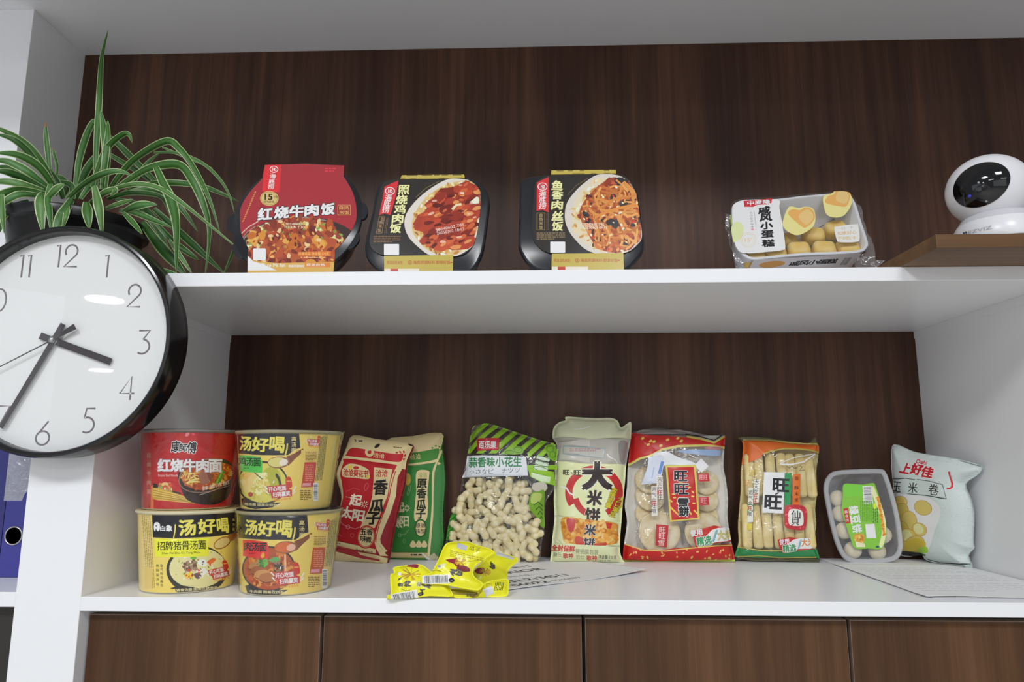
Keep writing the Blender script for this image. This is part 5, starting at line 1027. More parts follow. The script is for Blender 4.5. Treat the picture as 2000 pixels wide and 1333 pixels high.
a.poly([(95, 430), (390, 452), (695, 462), (680, 620), (650, 945), (480, 925), (92, 878), (100, 600)], '#d3d7a6')
a.ring(425, 690, 240, 225, 62, '#b52a28', a0=150, a1=395); a.ring(425, 690, 230, 215, 50, '#b52a28', a0=30, a1=60); a.ring(425, 690, 185, 210, 52, '#b52a28', a0=75, a1=165)
a.poly([(190, 500), (330, 490), (330, 545), (170, 540)], '#d3d7a6'); a.text('旺', 195, 522, 40, '#241a1a', w=52, bold=.03); a.text('旺', 285, 525, 44, '#241a1a', w=56, bold=.03); a.line([(232, 522), (248, 530)], 8, '#241a1a')
a.text('大', 450, 550, 215, '#2a1a18', w=235, bold=.06, ol='#e0e2c0', olw=.04)
a.text('米', 430, 732, 120, '#2a1a18', w=120, rot=6, bold=.05, ol='#d8dab8', olw=.03); a.text('饼', 412, 880, 122, '#2a1a18', w=120, rot=4, bold=.045, ol='#d8dab8', olw=.03)
for i, ch in enumerate('金牌质量'): a.text(ch, 592 - i * 16, 668 + i * 42, 42, '#c8b828', w=48, rot=12, bold=.03, ol='#3a2a14', olw=.05)
for i, ch in enumerate('大口满足'): a.text(ch, 650 - i * 24, 745 + i * 42, 42, '#c8b828', w=50, rot=16, bold=.03, ol='#3a2a14', olw=.05)
a.poly([(92, 878), (480, 925), (648, 945), (640, 1130), (480, 1130), (160, 1110), (85, 1060)], '#d3d4ac'); wn = [(160, 895), (350, 912), (600, 940), (620, 1000), (610, 1110), (400, 1120), (200, 1105), (165, 1050)]
a.smooth(wn, '#c98a34', 3); a.blobs(wn, 170, 17, ['#dca04a', '#c07a28', '#e0b468', '#b86a20', '#d8943c'], asp=1.2); a.smooth([(200, 905), (265, 912), (262, 985), (235, 1020), (205, 980)], '#b84040', 4); a.poly([(520, 935), (575, 945), (560, 990), (530, 985)], '#c03a2c'); a.smooth([(265, 1075), (300, 1050), (420, 1110), (520, 1100), (510, 1130), (300, 1130)], '#b8402c', 3)
a.text('米', 392, 998, 88, '#2c2a3a', w=92, rot=6, bold=.04, ol='#d8d4c0', olw=.03); a.text('饼', 385, 1095, 60, '#2c2a3a', w=92, rot=4, bold=.04, ol='#d8d4c0', olw=.03)
a.poly([(80, 1110), (480, 1128), (640, 1125), (660, 1300), (60, 1300)], CRM); a.text('全封保鲜', 170, 1150, 52, '#c03a40', w=190, rot=4, bold=.04); a.text('镀铝膜包装', 365, 1178, 42, '#8a8a70', w=190, rot=3)
a.text('抽任', 120, 1200, 36, '#8a8a70', w=70); a.text('歌神', 210, 1212, 40, '#c03a40', w=84, bold=.03); a.text('奶仕', 310, 1220, 36, '#9a9a7c', w=68); a.text('歌神', 405, 1230, 40, '#c03a40', w=84, bold=.03); a.text('净含量:135克', 535, 1222, 32, '#4a4a3a', w=150, rot=3); a.micro(470, 1245, 600, 1262, 1, '#8a8a70')
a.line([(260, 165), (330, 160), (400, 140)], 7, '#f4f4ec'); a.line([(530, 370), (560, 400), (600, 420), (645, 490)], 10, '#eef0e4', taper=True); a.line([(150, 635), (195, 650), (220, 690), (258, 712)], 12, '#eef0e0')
trc = stand('rice_cracker_bag', 'cream bag with a large black heading and folded-over top', 'snack bag', plc.O[0] + .06, 0.34); b.build('film', FILMS, trc, CRM, edgecol='#b9bd94')
# --- red bag of snow crackers
ox, oy, f = 1200, 820, 4.52
pls = lean_plane(onZ(1217, 1100, Z0)[0], 0.352, onZ(1433, 1100, Z0)[0], 0.352, Z0, 6)
out = [(150, 120), (230, 95), (350, 72), (500, 80), (640, 100), (800, 135), (880, 140), (972, 125), (972, 250), (965, 420), (985, 520), (1005, 700), (1000, 850), (1020, 1000), (1045, 1130), (1062, 1220), (1030, 1262), (700, 1268), (400, 1262), (180, 1270), (85, 1262), (75, 1190), (85, 1080), (110, 900), (90, 760), (110, 600), (115, 450), (130, 300)]
b = Bag(pls, out, 0.026, 0.055, ox, oy, f, zmin=ZS, p=0.5, rip=0.0016, rfreq=45, seed=81, back=0.45, edge=0.0006); a = b.art
RED = '#b8231f'
a.rect(60, 60, 1000, 140, '#3a3230'); a.poly([(230, 90), (640, 90), (880, 140), (150, 135)], '#8a8280')
a.smooth([(130, 130), (300, 135), (560, 150), (760, 175), (900, 190), (985, 140), (990, 260), (900, 235), (700, 225), (560, 232), (430, 260), (330, 310), (230, 340), (120, 385), (100, 300)], RED, 4)
a.line([(640, 150), (760, 170), (880, 205), (970, 150)], 16, '#c8b85a'); a.line([(980, 250), (800, 228), (560, 235), (420, 265), (330, 315), (225, 345), (110, 410)], 20, '#cfc06a'); a.line([(630, 130), (760, 150), (880, 185), (960, 130)], 10, '#2a2422')
for x, y in ((320, 190), (350, 195), (470, 178), (560, 165), (410, 230), (250, 165), (590, 190), (300, 220)): a.ell(x, y, 16, 11, '#e0b858', rot=-30)
a.smooth([(350, 300), (460, 285), (560, 330), (690, 375), (700, 400), (470, 400), (380, 420), (340, 400)], '#d4d6de', 4); a.poly([(765, 345), (830, 410), (770, 470), (705, 405)], '#dcdde4'); a.smooth([(560, 275), (800, 265), (940, 275), (930, 320), (780, 315), (640, 300)], '#8fa4c4', 4); a.smooth([(800, 245), (930, 240), (935, 265), (820, 262)], '#b88088', 3)
a.poly([(300, 330), (430, 320), (440, 380), (400, 560), (235, 575), (290, 430)], '#c4cadc'); a.line([(425, 370), (395, 480)], 26, '#5f7fc0'); a.line([(350, 420), (330, 520)], 10, '#9fb0d4')
a.poly([(450, 405), (720, 398), (752, 880), (490, 905)], '#cdbb5c'); a.poly([(468, 422), (700, 418), (735, 868), (505, 890)], RED)
for x, y, rot in ((530, 690, 0), (560, 740, 20), (500, 720, 40), (690, 680, 10), (700, 740, 0), (520, 660, 0), (660, 600, 0), (690, 640, 40)): a.ell(x, y, 15, 7, '#e0c060', rot=rot)
for i in range(4): a.line([(490 + i * 70, 770 + (i % 2) * 30), (560 + i * 60, 840)], 14, '#d8b850')
a.text('旺', 585, 500, 88, '#16121a', w=112, bold=.035, ol='#e0dcd8', olw=.03); a.text('旺', 590, 615, 92, '#16121a', w=118, bold=.035, ol='#e0dcd8', olw=.03); a.line([(565, 560), (600, 560)], 7, '#d8b850')
a.text('雪', 605, 738, 82, '#16121a', w=88, bold=.04, ol='#f0f0f0', olw=.06); a.text('餅', 612, 812, 82, '#16121a', w=88, bold=.04, ol='#f0f0f0', olw=.06)
a.poly([(370, 500), (425, 498), (430, 700), (375, 705)], '#d8d2c8'); a.vtext('天天吃旺旺', 400, 530, 38, 40, '#7a6a60', w=44)
a.poly([(325, 590), (375, 588), (382, 850), (328, 855)], '#d8d2c8'); a.vtext('运气会旺哦', 348, 615, 38, 48, '#6a6070', w=40); a.text('旺', 400, 645, 40, '#b8302a', w=44); a.text('旺', 350, 740, 40, '#b8302a', w=44)
a.poly([(735, 480), (830, 475), (842, 545), (742, 550)], '#b83038'); a.poly([(742, 685), (828, 682), (836, 755), (748, 760)], '#b83a42'); a.text('旺旺', 785, 512, 44, '#d8a0a0', w=74); a.text('旺', 788, 718, 46, '#d8a0a0', w=50)
a.poly([(370, 925), (478, 935), (462, 1130), (362, 1110)], '#b02c30'); a.text('旺', 425, 975, 52, '#e0b8b0', w=56); a.text('旺', 422, 1030, 52, '#e0b8b0', w=56); a.text('雪', 415, 1088, 50, '#e0b8b0', w=56)
a.smooth([(60, 1100), (200, 1140), (400, 1150), (560, 1135), (760, 1120), (900, 1110), (1060, 1110), (1090, 1290), (60, 1290)], RED, 4); a.line([(90, 1100), (250, 1152), (450, 1162), (640, 1140), (860, 1118), (1040, 1110)], 10, '#d8c06a')
rr = random.Random(5)
for _ in range(30): a.ell(rr.uniform(110, 1030), rr.uniform(1150, 1240), rr.uniform(7, 15), rr.uniform(5, 9), '#e0b060', rot=rr.uniform(0, 180))
a.poly([(60, 1240), (400, 1250), (1080, 1235), (1080, 1300), (60, 1300)], '#a8b048'); a.poly([(60, 1258), (1080, 1256), (1080, 1300), (60, 1300)], '#2a2a20')
a.poly([(690, 985), (790, 960), (880, 935), (990, 960), (1030, 960), (1040, 1075), (900, 1090), (720, 1130), (700, 1070)], '#b8302a'); a.smooth([(860, 975), (1030, 960), (1035, 1060), (890, 1085), (780, 1110)], '#dfe3d6', 3); a.text('使用', 722, 1000, 54, '#f2eae4', w=105, rot=-8, bold=.04); a.text('精选', 790, 1072, 80, '#2a8a4c', w=130, rot=-10, bold=.03, ol='#eef2ec', olw=.06); a.line([(870, 1080), (905, 975)], 20, '#7aa8b0'); a.text('大米', 975, 1020, 82, '#c8b870', w=130, rot=-6, bold=.03, ol='#8a8a5a', olw=.03)
# everything not printed is clear
W_ = [(a0, e0, c0) for a0, e0, c0 in a.sh]
ts = stand('snow_cracker_bag', 'red-ended clear bag of round snow crackers with a red centre label', 'snack bag', pls.O[0] + .1, 0.35); b.build('film', FILMS, ts, 'clear', backcol='#d4d0c8', edgecol='#3a3230')
CRK = mottled('rice_cracker', '#e2cb98', '#f2e6c8', 55, 0.8, 0.3, 5)
def puck(r, th, seed, n=40):
    rs_ = random.Random(seed); ph = rs_.uniform(0, 6); V, F = lathe([(0.0, -th / 2), (r * .6, -th * .52), (r * .93, -th * .42), (r, -th * .05), (r * .97, th * .3), (r * .85, th * .5), (r * .4, th * .42), (0.0, th * .45)], n)
    return [(x * (1 + .03 * math.sin(3 * math.atan2(y, x) + ph)), y, z + .0008 * math.sin(60 * x + ph) * math.cos(50 * y)) for x, y, z in V], F
V, F = puck(0.0405, 0.0070, 3); ck0 = None
for i, (x, y, dp, tl, s_, lab) in enumerate([(395, 1000, .0105, 2, .94, 'at the lower left, behind the red sticker strip'), (790, 1000, .0095, 2, .86, 'at the lower right, behind the slogan'), (800, 850, -.001, 12, .60, 'third from the top in the right column'), (805, 700, -.001, 12, .60, 'second from the top in the right column'), (805, 550, -.001, 12, .60, 'topmost in the right column'), (318, 830, -.0015, 17, .68, 'third from the top in the left column'), (316, 680, -.0015, 17, .68, 'second from the top in the left column'), (312, 530, -.0015, 17, .68, 'topmost in the left column')]):
    u = pls.uv(ox + x / f, oy + y / f, dp); ctr = pls.P(np.array([u[0]]), np.array([u[1]]), np.array([dp]))[0]
    if ck0 is None: o = ck0 = mesh('rice_cracker', V, F, CRK, None, loc=(0, 0, 0))
    else: o = ck0.copy(); COL.objects.link(o)
    B = Matrix((pls.ex, pls.ey, pls.n)).transposed().to_4x4(); o.matrix_world = Matrix.Translation(ctr) @ B @ Matrix.Rotation(math.radians(-tl), 4, 'X') @ Matrix.Rotation(i * 1.1, 4, 'Z') @ Matrix.Scale(s_, 4)
    tag(o, 'round rice cracker in the red-ended bag, ' + lab, 'cracker', 'crackers in the red-ended bag')
# --- orange and green bag of cracker sticks
ox, oy, f = 1420, 840, 4.938
ple = lean_plane(onZ(1440, 1096, Z0)[0], 0.357, onZ(1598, 1100, Z0)[0], 0.353, Z0, 6)
out = [(100, 75), (250, 68), (400, 78), (600, 110), (780, 130), (820, 95), (850, 75), (868, 130), (885, 160), (880, 260), (860, 400), (870, 600), (850, 760), (858, 900), (845, 1080), (880, 1200), (888, 1285), (700, 1272), (500, 1262), (300, 1268), (90, 1235), (80, 1190), (110, 1080), (105, 900), (130, 600), (130, 420), (140, 300), (150, 170), (140, 110)]
b = Bag(ple, out, 0.022, 0.045, ox, oy, f, zmin=ZS, p=0.5, rip=0.0016, rfreq=48, seed=82, back=0.45, edge=0.0006); a = b.art
a.poly([(80, 60), (900, 60), (900, 130), (80, 110)], '#4a4420'); a.line([(150, 100), (400, 100), (600, 125), (880, 140)], 14, '#b8a85a')
a.smooth([(140, 112), (400, 112), (620, 135), (890, 155), (890, 215), (840, 200), (700, 180), (540, 175), (440, 195), (360, 225), (320, 270), (250, 300), (130, 335), (125, 220)], '#cf6422', 4); a.line([(888, 225), (800, 195), (680, 182), (540, 182), (430, 205), (350, 235)], 14, '#b8a850')
a.poly([(356, 408), (560, 412), (540, 808), (340, 800)], '#d8d8dc'); a.poly([(556, 420), (622, 415), (610, 725), (552, 725)], '#2a8a4c'); a.poly([(636, 430), (708, 425), (700, 725), (630, 735)], '#d06a28')
for i, (ch, y) in enumerate(zip('香酥米果', (470, 560, 620, 680))): a.text(ch, 668, y, 38, '#4a2a14', w=40)
a.text('旺', 520, 535, 120, '#1a1c1e', w=150, rot=3, bold=.045); a.text('旺', 445, 700, 125, '#1a1c1e', w=155, rot=3, bold=.045); a.line([(465, 625), (500, 605)], 12, '#1a1c1e')
a.smooth([(560, 745), (650, 722), (740, 740), (770, 800), (765, 900), (740, 965), (650, 965), (560, 940), (548, 850)], '#b8323a', 4); a.smooth([(600, 775), (660, 765), (720, 785), (735, 850), (725, 920), (650, 928), (598, 915), (585, 840)], '#e2dcd0', 4); a.blobs([(560, 745), (760, 745), (770, 950), (560, 950)], 26, 9, ['#d8606a', '#a02028'])
a.sh.append(a.sh.pop()); a.smooth([(605, 780), (660, 770), (715, 790), (728, 850), (718, 912), (650, 920), (604, 908), (592, 840)], '#e2dcd0', 4)
a.text('仙', 660, 818, 76, '#2a2426', w=88, bold=.02); a.text('貝', 655, 885, 72, '#2a2426', w=80, bold=.02)
a.poly([(258, 480), (318, 480), (305, 700), (252, 705)], '#dcd8cc'); a.vtext('天天吃旺旺', 285, 500, 44, 48, '#4a4a44', w=44, dx=-5); a.text('旺', 272, 640, 42, '#c85a2a', w=42); a.text('旺', 270, 690, 42, '#c85a2a', w=42)
a.poly([(205, 560), (250, 560), (250, 890), (195, 895)], '#dcd8cc'); a.vtext('运气会旺哦', 228, 605, 42, 52, '#4a4a44', w=42, dx=-3); a.ring(222, 757, 38, 42, 8, '#2a7a4a'); a.text('旺', 222, 757, 40, '#c85a2a', w=42)
a.smooth([(60, 1130), (150, 1150), (330, 1175), (520, 1180), (700, 1165), (860, 1150), (920, 1200), (900, 1300), (60, 1300)], '#2a8048', 4); a.line([(90, 1130), (330, 1165), (520, 1168), (700, 1158)], 10, '#b8b058'); a.poly([(60, 1222), (300, 1235), (900, 1240), (900, 1300), (60, 1300)], '#4a4a30'); a.line([(100, 1225), (300, 1215), (500, 1235), (860, 1230)], 10, '#b8a850')
a.poly([(485, 1060), (600, 1035), (700, 1045), (840, 1045), (845, 1150), (700, 1165), (540, 1195), (500, 1130)], '#b8302a'); a.smooth([(640, 1060), (840, 1050), (840, 1140), (690, 1150), (560, 1175)], '#dfe3d6', 3); a.text('使用', 550, 1080, 52, '#f2d0d8', w=95, rot=-6, bold=.03); a.text('精选', 600, 1142, 70, '#2a8a4c', w=130, rot=-8, bold=.03, ol='#eef2ec', olw=.06); a.line([(690, 1150), (715, 1060)], 16, '#7aa8b0'); a.text('大米', 778, 1085, 74, '#d08038', w=120, rot=-4, bold=.03, ol='#e8e0d0', olw=.04)
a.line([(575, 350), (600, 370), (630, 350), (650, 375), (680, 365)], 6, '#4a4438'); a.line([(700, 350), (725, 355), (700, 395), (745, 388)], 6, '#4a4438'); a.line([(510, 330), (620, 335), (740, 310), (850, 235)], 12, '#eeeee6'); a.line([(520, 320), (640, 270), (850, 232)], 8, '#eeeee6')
a.text('五香', 232, 415, 60, '#c8b040', w=60); a.micro(170, 480, 215, 540, 3, '#d89050'); a.poly([(165, 905), (240, 905), (235, 965), (165, 970)], '#d0c048')
te = stand('cracker_stick_bag', 'orange-topped and green-bottomed clear bag of pale cracker sticks', 'snack bag', ple.O[0] + .07, 0.35); b.build('film', FILMS, te, 'clear', backcol='#c9b878', edgecol='#4a4420')
STK = mottled('cracker_stick', '#e6cc84', '#f6e6b0', 45, 0.7, 0.4, 4)
V, F = boxgeo(-.0088, .0088, -.0075, .0075, -.0400, .0400, bev=0.007, seg=4); st0 = None
row = [(215, 440), (310, 430), (420, 430), (530, 430), (620, 440), (710, 440), (800, 445), (190, 930), (285, 935), (385, 930), (490, 935), (590, 930), (690, 935), (790, 930)]
nm_ = ['leftmost', 'second from the left', 'third from the left', 'middle one', 'third from the right', 'second from the right', 'rightmost']
for i, (x, y) in enumerate(row):
    dp = 0.005 + 0.001 * (i % 2); u = ple.uv(ox + x / f, oy + y / f, dp); ctr = ple.P(np.array([u[0]]), np.array([u[1]]), np.array([dp]))[0]
    if st0 is None: o = st0 = mesh('cracker_stick', V, F, STK, None, loc=(0, 0, 0))
    else: o = st0.copy(); COL.objects.link(o)
    B = Matrix((ple.ex, ple.n * -1, ple.ey)).transposed().to_4x4(); o.matrix_world = Matrix.Translation(ctr) @ B @ Matrix.Rotation(math.radians([2, -1, 1, 0, -2, 1, -1][i % 7]), 4, 'Y')
    tag(o, 'pale cracker stick in the orange-topped bag, %s of the %s row' % (nm_[i % 7], 'upper' if i < 7 else 'lower'), 'cracker', 'sticks in the orange-topped bag')
# --- clear tub of pastries
ox, oy, f = 1590, 900, 6.058
plt_ = lean_plane(onZ(1650, 1100, Z0)[0], 0.352, onZ(1740, 1100, Z0)[0], 0.346, Z0 + 0.0030, 4)
rim = [(250, 125), (520, 105), (790, 103), (850, 150), (885, 230), (940, 400), (1000, 640), (1045, 930), (1042, 1060), (985, 1165), (850, 1212), (640, 1222), (460, 1215), (340, 1150), (255, 990), (190, 760), (130, 470), (113, 320), (150, 200)]
O = resample(np.array(catmull([plt_.uv(ox + x / f, oy + y / f) for x, y in rim], 5)), 0.004)
if 0.5 * np.sum(O[:, 0] * np.roll(O[:, 1], -1) - np.roll(O[:, 0], -1) * O[:, 1]) < 0: O = O[::-1]
def bt(O_, t_): return plt_.P(O_[:, 0], O_[:, 1], np.full(len(O_), t_))
tt = thing('pastry_tub', 'clear plastic tub of pale round pastries with a green label', 'food tub', (plt_.O[0] + .05, 0.36, Z0))
TUB = clear('tub_plastic', tint=(0.86, 0.87, 0.89), gloss=0.06, rough=0.12, bump=0.15, bscale=20, haze=0.20)
I = lambda d: inset(O, d)
V, F = loft([bt(I(.001), .0000), bt(I(.0035), -.001), bt(I(.007), -.006), bt(I(.0115), -.033), bt(I(.0145), -.036)], False, True); V = [(x, y, max(z, ZS)) for x, y, z in V]; mesh('tub_body', V, F, TUB, tt, autos=45)
RIM = clear('tub_rim', tint=(0.72, 0.73, 0.77), gloss=0.08, rough=0.15, bump=0.1, haze=0.42)
V, F = loft([bt(I(.0012), -.0025), bt(O, -.0015), bt(O, .0015), bt(I(.0015), .0030), bt(I(.0070), .0028), bt(I(.0085), .0010)], False, False); V = [(x, y, max(z, ZS)) for x, y, z in V]; mesh('lid_rim', V, F, RIM, tt, autos=45)
W, T, _, _ = planar(I(.0083), [], .006, 'clear'); T = ccw(W, T); mesh('lid', plt_.P(W[:, 0], W[:, 1], np.full(len(W), .0012)), T, clear('lid_film', tint=(0.93, 0.93, 0.95), gloss=0.04, rough=0.08, bump=0.12, bscale=18, haze=0.05), tt)
a = Art(ox, oy, f, lambda x, y: plt_.uv(x, y, 0.002), 83)
a.poly([(345, 285), (575, 285), (690, 270), (720, 300), (830, 700), (840, 870), (800, 1030), (480, 1040), (430, 920), (330, 600)], '#7cb83a'); a.poly([(345, 285), (575, 290), (580, 420), (360, 430)], '#74c43c')
a.smooth([(700, 300), (760, 440), (835, 640), (850, 800), (840, 930), (800, 1030), (770, 1000), (800, 860), (790, 700), (740, 540), (690, 400)], '#dcd8a0', 4)
for i in range(24): a.ell(755 + 3.4 * i if i < 12 else 796 + (i - 12) * 3, 440 + i * 19, 24, 13, ['#d88a2c', '#e0a040', '#c87a28'][i % 3], rot=30 * i)
a.barcode(580, 300, 690, 515, 16, vert=True, rot=-4); a.poly([(345, 570), (400, 560), (432, 740), (375, 750)], '#b8302c'); 
for i, ch in enumerate('桃李村'): a.text(ch, 378 + 8 * i, 610 + i * 48, 40, '#e8d0c8', w=36, rot=80)
for i, ch in enumerate('绿豆饼'): a.text(ch, 470 + 18 * i, 590 + i * 108, 108, '#e8ecdc', w=96, rot=80, bold=.04)
a.micro(540, 480, 690, 720, 7, '#5f9a2c', vert=True); a.poly([(605, 755), (715, 750), (735, 915), (620, 918)], '#d8d8e4'); a.micro(690, 560, 760, 740, 3, '#4a7a34', vert=True); a.smooth([(700, 520), (730, 510), (735, 560), (710, 575)], '#c8d840', 3)
a.smooth([(470, 880), (560, 865), (600, 900), (590, 970), (520, 985), (475, 950)], '#c8963c', 4); a.blobs([(480, 880), (590, 880), (590, 970), (480, 970)], 24, 16, ['#d8a848', '#e8c870', '#b87a2c']); a.poly([(490, 960), (600, 985), (605, 1025), (500, 1025)], '#dcd4b0'); a.line([(600, 800), (605, 900)], 8, '#5a8a2a'); a.ell(750, 1022, 22, 14, '#2a5a6a')
lab = resample(np.array([plt_.uv(ox + x / f, oy + y / f) for x, y in catmull([(345, 285), (460, 278), (575, 285), (690, 268), (725, 310), (790, 520), (838, 700), (850, 860), (800, 1035), (640, 1042), (480, 1038), (425, 920), (365, 740), (325, 600), (335, 420)], 4)]), .004)
plate('label', a, lab, 0.0021, '#7cb83a', [PRINT_C], tt, plt_, back=.0005)
PAS = mottled('pastry', '#e6d8b0', '#f4ecd2', 50, 0.6, 0.2, 4)
V, F = lathe([(0.0, -.0085), (.009, -.0085), (.0138, -.0055), (.0152, 0.0), (.0136, .0055), (.008, .0085), (0.0, .0092)], 32); ps0 = None
for i, (x, y, lb) in enumerate([(285, 450, 'topmost in the left column'), (315, 630, 'second from the top in the left column'), (355, 830, 'third from the top in the left column'), (460, 1060, 'in the bottom left corner'), (745, 1075, 'in the bottom right corner'), (815, 880, 'at the right, half under the label edge'), (560, 900, 'in the middle, showing under the label'), (520, 560, 'behind the middle of the label')]):
    dp = -.013; u = plt_.uv(ox + x / f, oy + y / f, dp); ctr = plt_.P(np.array([u[0]]), np.array([u[1]]), np.array([dp]))[0]
    if ps0 is None: o = ps0 = mesh('pastry', V, F, PAS, None, loc=(0, 0, 0))
    else: o = ps0.copy(); COL.objects.link(o)
    B = Matrix((plt_.ex, plt_.ey, plt_.n)).transposed().to_4x4(); o.matrix_world = Matrix.Translation(ctr) @ B
    tag(o, 'pale round pastry in the clear tub, ' + lb, 'pastry', 'pastries in the tub')
# --- silver bag of corn chips leaning in the right corner
ox, oy, f = 1720, 850, 4.759
A_, B_, C_ = onY(1747, 868, 0.372), onX(1913, 911, 0.806), onZ(1880, 1108, Z0 + 0.002)
exv = nz(B_ - A_); nn = nz(np.cross(exv, nz(A_ - C_))); nn = -nn if nn @ (CAM - A_) < 0 else nn
hx_ = nz(np.cross((0, 0, 1), nn)); hx_ = -hx_ if hx_[0] < 0 else hx_
plh = Plane(C_, hx_, np.cross(nn, hx_))
out = [(130, 85), (300, 150), (440, 180), (700, 222), (930, 290), (900, 370), (790, 458), (830, 600), (860, 740), (862, 1000), (870, 1055), (815, 1125), (862, 1248), (700, 1215), (560, 1205), (420, 1165), (380, 1120), (300, 1130), (190, 1125), (150, 1050), (140, 900), (135, 600), (118, 400), (108, 190)]
b = Bag(plh, out, 0.020, 0.045, ox, oy, f, zmin=ZS + .0012, p=0.55, rip=0.0022, rfreq=38, seed=91, back=0.45, edge=0.0006); a = b.art
SV = '#c3cdca'
rr = random.Random(8)
for _ in range(420): x, y = rr.uniform(110, 900), rr.uniform(100, 1240); a.rect(x, y, x + rr.uniform(6, 14), y + 3.5, rr.choice(['#a8b4b2', '#b4bebc', '#d8e0de']))
a.poly([(740, 235), (930, 292), (925, 300), (735, 245)], '#7a8482')
a.text('上', 238, 310, 92, '#b8242e', w=88, rot=10, shear=.2, bold=.05, ol='#f0e8e8', olw=.04); a.text('好', 342, 318, 100, '#b8242e', w=105, rot=10, shear=.15, bold=.05, ol='#f0e8e8', olw=.04); a.text('佳', 442, 345, 100, '#b8242e', w=105, rot=10, shear=.1, bold=.05, ol='#f0e8e8', olw=.04)
a.text('Oishi', 385, 252, 38, '#b8242e', w=100, rot=10, shear=.2, bold=.03, ol='#e8e0e0', olw=.04)
a.line([(640, 340), (672, 450), (670, 482), (650, 497), (622, 497)], 18, '#c8303a')
a.line([(118, 408), (240, 402), (330, 415)], 6, '#2a2a2c'); a.line([(345, 412), (460, 428), (585, 460)], 6, '#2a2a2c'); a.line([(585, 460), (615, 595)], 6, '#2a2a2c'); a.line([(122, 535), (260, 548), (430, 562), (615, 595)], 7, '#2a2a2c')
a.text('玉', 158, 480, 92, '#2a2a2c', w=70, rot=6, bold=.015); a.text('米', 305, 490, 96, '#2a2a2c', w=88, rot=6, bold=.015); a.text('卷', 500, 508, 104, '#2a2a2c', w=96, rot=6, bold=.015)
a.smooth([(110, 560), (300, 560), (460, 590), (560, 700), (500, 900), (420, 1100), (200, 1110), (130, 1000)], '#dfe3e4', 4)
chips = ['#d9c67c', '#c8b25c', '#e2d498', '#cdb868', '#d8bc60']
for x, y, rx, ry, r_ in ((190, 620, 62, 52, 10), (190, 720, 70, 90, 20), (395, 678, 85, 70, 20), (265, 800, 75, 95, -10), (360, 880, 72, 62, 30), (190, 880, 70, 80, 0), (250, 940, 80, 70, 20), (320, 1000, 90, 62, -10), (210, 1040, 70, 55, 0), (160, 980, 50, 60, 0)):
    a.ell(x, y, rx, ry, a.rnd.choice(chips), rot=r_); a.ell(x - rx * .12, y - ry * .1, rx * .72, ry * .68, a.rnd.choice(chips), rot=r_ + 20); a.ring(x, y, rx, ry, 5, '#b09040', rot=r_)
a.smooth([(240, 1000), (330, 960), (420, 1000), (400, 1080), (300, 1100), (230, 1080)], '#c8b040', 4); a.smooth([(360, 1050), (430, 1040), (440, 1090), (380, 1110), (345, 1085)], '#9ac83a', 4); a.smooth([(200, 1080), (350, 1095), (420, 1120), (300, 1130), (200, 1115)], '#2a2824', 3)
a.line([(430, 1160), (560, 1195), (840, 1200)], 5, '#3a4040'); 
for i in range(30): a.line([(560 + i * 10, 1205), (562 + i * 10, 1235)], 3, '#9aa6a4')
tc_ = stand('corn_chip_bag', 'silvery bag with red heading slumped in the right corner', 'snack bag', C_[0], C_[1]); b.build('film', FILMS, tc_, SV, edgecol='#aeb8b6')
# ---------------------------------------------------------------- yellow sachets heaped at the shelf front
ox, oy, f = 740, 1040, 6.897
YW = '#dbd51c'
def sachet(label, y0, lift, deg, yaw, outline, draw, T, seed, px0, w=0.022):
    c = onY(ox + px0[0] / f, oy + px0[1] / f, y0); pl = lean_plane(c[0], y0, c[0] + math.cos(yaw), y0 + math.sin(yaw), Z0 + lift, deg)
    b = Bag(pl, outline, T, w, ox, oy, f, zmin=Z0 + 0.0006, p=0.5, rip=0.0020, rfreq=85, seed=seed, back=0.5, edge=0.0004, h=0.003, flange=0.002); draw(b.art)
    t = thing('snack_sachet', label, 'snack sachet', (c[0], y0, Z0), 'yellow sachets at the shelf front'); b.build('film', FILMS, t, YW, edgecol='#b8b010'); return t
def seeds(a, x, y, n, sp, rot=0):
    for i in range(n):
        px_, py_ = x + a.rnd.uniform(-sp, sp), y + a.rnd.uniform(-sp * .7, sp * .7); r_ = rot + a.rnd.uniform(-35, 35); a.ell(px_, py_, 36, 11, '#2a2624', rot=r_); a.line([(px_ - 26 * math.cos(math.radians(r_)), py_ - 26 * math.sin(math.radians(r_))), (px_ + 26 * math.cos(math.radians(r_)), py_ + 26 * math.sin(math.radians(r_)))], 4, '#8a8478')
def flower(a, x, y, s_):
    for k in range(26): t_ = a.rnd.uniform(0, 6.28); a.line([(x, y), (x + s_ * math.cos(t_), y + s_ * .7 * math.sin(t_))], 9, a.rnd.choice(['#c8a020', '#b88a28', '#8a6a2c', '#d8b83c']))
def p1(a):
    a.smooth([(370, 455), (440, 425), (530, 440), (520, 480), (440, 470)], '#8a2a38', 4); flower(a, 430, 560, 130); seeds(a, 340, 680, 11, 70, -25); seeds(a, 620, 745, 9, 60, 20); a.ell(280, 570, 24, 22, '#ece8d8'); a.line([(300, 765), (360, 785), (420, 770)], 6, '#3a3a1c')
    a.text('葵', 540, 700, 60, '#3a3424', w=60, rot=10, ol='#e8e4c0', olw=.04); a.barcode(165, 800, 525, 950, 26, rot=-11); a.ell(563, 830, 40, 26, '#1e1c1a', rot=-5); a.micro(545, 822, 580, 838, 2, '#a8a49c')
